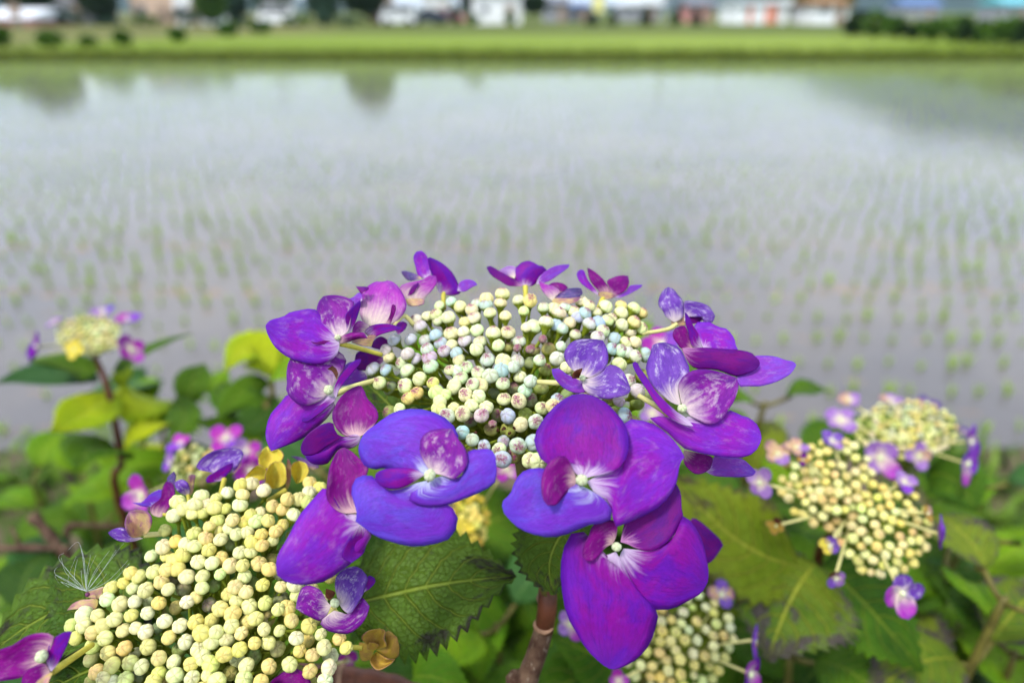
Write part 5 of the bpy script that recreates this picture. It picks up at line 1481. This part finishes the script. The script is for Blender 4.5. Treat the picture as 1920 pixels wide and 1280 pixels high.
# yellow blurred head behind the front flowers
sp = dome(880, 975, 34, 52, .40, 12.0, 60, .4)
yb = small_head('blurred yellow bud cluster seen between the two front purple flowers', sp, P(890, 1010, .43), .0023, [(236, 214, 70), (228, 200, 60), (240, 226, 110)], [P(900, 1100, .45)])
pleaf(yb, (900, 1090, .42), (895, 1180, .40), (905, 1280, .38), 110, 'bright', .4, seed=71)
# far purple flowers seen past the right side of the main head
gf = empty('hydrangea_flower_head', P(1235, 660, .33)); tag(gf, 'blurred purple flowers peeping out behind the right side of the central head', 'flower head', 'hydrangea flower heads')
gen_flower(gf, 1240, 645, .33, 40, (0, -.6, .7), ['rose', 'lilac'], stem=P(1225, 720, .35))
gen_flower(gf, 1222, 775, .32, 24, (0, -.7, .6), ['lav', 'pinkwhite'], stem=P(1225, 800, .35))
gen_flower(yb, 950, 880, .32, 30, (0, -.8, .5), ['rose', 'pinkwhite'], stem=P(900, 960, .40))
stem_to_ground(gf, [P(1225, 720, .35), P(1230, 900, .38), P(1230, 1100, .42)], .002, .005, M_STEMG)
gen_flower(lhead, 652, 1238, .285, 22, (0, -.8, .4), ['lav', 'rose'], n=3, stem=P(610, 1262, .275))
fl('S', (1300, 1005), .236, [([(1290, 1000), (1300, 970), (1345, 1005), (1356, 1022), (1330, 1055), (1300, 1045)], 'deep', dict())], stem=[(1300, 1005, .236), (1240, 980, .232), (1120, 930, .228)], stem_r=4)

# ---------------------------------------------------------------- leafy shoots filling the bush
SHOOT = []
def shoot(px, py, d, n, L, W, mats, label, az=None, spread=.048, seed=0, pitch=18):
    random.seed(seed + 1000)
    top = P(px, py, d)
    root = empty('hydrangea_shoot', (top.x, top.y, zground(top.x, top.y))); tag(root, label, 'shoot', 'leafy hydrangea shoots')
    a = az if az is not None else random.random() * 3
    stem_to_ground(root, [top + Vector((0, 0, .004)), top - Vector((random.uniform(-.01, .01), 0, .10)), top - Vector((random.uniform(-.02, .02), -.01, .22))], .002, .005, M_STEMG)
    for k in range(n + 2):
        node = top - Vector((random.uniform(-.004, .004) * k, 0, spread * k))
        pair_leaves(root, node, a + (k % 2) * math.pi / 2, L * (0.62 + .2 * k if k < 3 else 1.15), W * (0.62 + .2 * k if k < 3 else 1.15), mats if k < 3 else ['dark', 'green'], pitch + (14 if k == 0 else 0))
    return root
GR = ['green', 'green', 'bright', 'dark']
SH = [
 # px, py, d, pairs, L, W, mats, label
 (428, 775, .60, 3, .070, .050, ['green', 'bright', 'green'], 'mid green shoot below the yellow green one'),
 (300, 780, .72, 3, .085, .06, ['green', 'bright', 'yellow'], 'green shoot right of the tall far left stem'),
 (345, 800, .56, 2, .075, .052, ['bright', 'yellow', 'green'], 'bright green shoot left of the mid green shoot'),
 (262, 862, .62, 2, .08, .055, ['bright', 'green'], 'bright green shoot at the foot of the tall far left stem'),
 (60, 905, .74, 3, .085, .06, ['bright', 'green'], 'fresh green shoot by the left edge above the level twig'),
 (165, 915, .68, 2, .08, .055, ['green', 'bright'], 'fresh green shoot left of the tall stem foot'),
 (1600, 905, .50, 2, .08, .055, ['bright', 'green'], 'fresh green shoot just behind the two lobed cream head'),
 (1845, 915, .58, 2, .08, .055, ['bright', 'green', 'cool'], 'fresh green shoot right of the farther cream head'),
 (1432, 762, .52, 3, .060, .040, ['bright', 'green'], 'bright green shoot behind the right edge of the central head'),
 (1500, 890, .62, 3, .085, .06, GR, 'green shoot between the two right cream heads'),
 (1400, 930, .52, 3, .085, .06, ['olive', 'green'], 'olive shoot right of the large hanging petals'),
 (1850, 1010, .45, 3, .075, .05, ['bright', 'green'], 'green shoot right of the two lobed cream head'),
 (1880, 1130, .36, 2, .07, .055, ['blotch', 'blotch'], 'blotched leafed shoot at the lower right edge'),
 (1770, 1080, .42, 2, .07, .05, ['bright', 'bright'], 'bright leafed shoot under the two lobed head'),
 (1640, 1180, .42, 3, .085, .06, GR, 'green shoot low at the right below the blotched leaf'),
 (1480, 1230, .40, 3, .085, .06, ['green', 'dark'], 'dark shoot at the bottom right of the cream bottom head'),
 (1340, 1080, .46, 3, .085, .06, ['cool', 'green'], 'bluish green shoot right of the lowest purple flower'),
 (1110, 1150, .46, 3, .085, .06, GR, 'green shoot behind the lowest purple flower'),
 (930, 1180, .40, 3, .085, .06, ['bright', 'green', 'cool'], 'bright green shoot left of the brown woody stem'),
 (820, 1230, .36, 3, .080, .06, ['dark', 'green'], 'dark green shoot under the large serrated leaf'),
 (700, 1290, .34, 2, .07, .05, ['green', 'bright'], 'green shoot at the bottom under the yellow rosette'),
 (960, 1020, .52, 3, .085, .06, ['green', 'dark', 'bright'], 'green shoot between the two front purple flowers'),
 (620, 900, .46, 3, .085, .06, ['cool', 'green'], 'pale green shoot behind the dangling left petals'),
 (140, 1120, .50, 3, .085, .06, ['dark', 'green', 'cool'], 'dark green shoot beneath the dead twigs'),
 (20, 1190, .46, 3, .085, .06, ['dark', 'green'], 'dark green shoot at the left edge below the dead twigs'),
 (300, 1090, .46, 3, .085, .06, ['green', 'dark', 'cool'], 'green shoot behind the seed plume'),
 (1250, 700, .50, 3, .08, .055, ['bright', 'green'], 'bright shoot hidden behind the right of the bud dome'),
 (800, 760, .46, 3, .08, .055, ['green', 'bright'], 'green shoot hidden under the left of the bud dome'),
 (1060, 860, .50, 3, .08, .055, ['bright', 'green'], 'bright shoot under the middle of the bud dome'),
 (1900, 1230, .40, 2, .08, .06, ['olive', 'green'], 'olive shoot in the lower right corner'),
 (1300, 960, .60, 3, .09, .06, GR, 'green shoot deep behind the right purple flower'),
 (560, 1100, .44, 3, .085, .06, ['dark', 'green'], 'dark shoot under the cream yellow buds'),
 (1720, 960, .70, 3, .09, .065, ['dark', 'green'], 'dark shoot beyond the two lobed cream head'),
]
for i, s in enumerate(SH):
    shoot(*s[:7], s[7], seed=i * 7)
random.seed(99)

ys_ = empty('hydrangea_shoot', P(500, 720, .5)); tag(ys_, 'yellow green leafy shoot just left of the central head', 'shoot', 'leafy hydrangea shoots')
for bb, mm, tt, wp, mt in (((505, 705, .50), (470, 655, .50), (420, 700, .47), 85, 'yellow'), ((505, 700, .51), (500, 655, .53), (480, 618, .56), 80, 'yellow'), ((510, 705, .5), (545, 690, .48), (590, 720, .46), 80, 'bright'),
                           ((505, 720, .51), (455, 735, .50), (405, 790, .48), 60, 'green'), ((515, 740, .51), (480, 790, .48), (440, 800, .46), 70, 'dark'), ((505, 745, .5), (430, 745, .5), (420, 715, .52), 66, 'green'),
                           ((515, 800, .52), (450, 800, .50), (360, 790, .48), 60, 'green'), ((515, 800, .52), (540, 830, .49), (560, 880, .46), 90, 'cool')):
    pleaf(ys_, bb, mm, tt, wp, mt, .55)
stem_to_ground(ys_, [P(508, 700, .505), P(512, 760, .51), P(518, 860, .52)], .0018, .004, M_STEMG)
# ---------------------------------------------------------------- dead twigs at the left
def twig(pts, r, label, side=None):
    root = empty('dead_twig', P(*pts[0])); tag(root, label, 'twig', 'dead twigs at the left')
    ps = spline([tuple(P(*p)) for p in pts], 6)
    MB().tube([tuple(q) for q in ps], [r * (1 + .18 * math.sin(i * 1.3)) * (1 - .3 * i / len(ps)) for i in range(len(ps))], 8).build('branch', M_BARK, root, True)
    for q in (side or []):
        MB().tube([P(*q[0]), P(*q[1])], [r * .6, r * .35], 6).build('side_branch', M_BARK, root, True)
twig([(-60, 1028, .5), (60, 1026, .5), (130, 1028, .5)], .0032, 'grey dead twig lying level at the left edge', [((40, 1026, .5), (20, 985, .5))])
twig([(60, 965, .5), (95, 1005, .5), (130, 1055, .5), (150, 1110, .5)], .0042, 'thick grey dead twig slanting down across the level one')
twig([(120, 1040, .55), (128, 990, .55), (150, 984, .55), (250, 988, .56)], .003, 'brown dead twig bending toward the cream flower head')
bt = empty('brown_branch', P(640, 1270, .27)); tag(bt, 'thick brown branch crossing the bottom edge under the rosette', 'branch')
ps = spline([tuple(P(*p)) for p in ((560, 1262, .27), (640, 1268, .268), (720, 1280, .266), (800, 1310, .265))], 6)
MB().tube([tuple(q) for q in ps], [.0042 * (1 + .1 * math.sin(i * 2)) for i in range(len(ps))], 10).build('branch', M_REDSTEM, bt, True)
c = P(640, 1268, .268); MB().tube([c + Vector((-.001, 0, 0)), c + Vector((.001, 0, 0))], .0048, 10).build('stem_ring', M_NODE, bt, True)
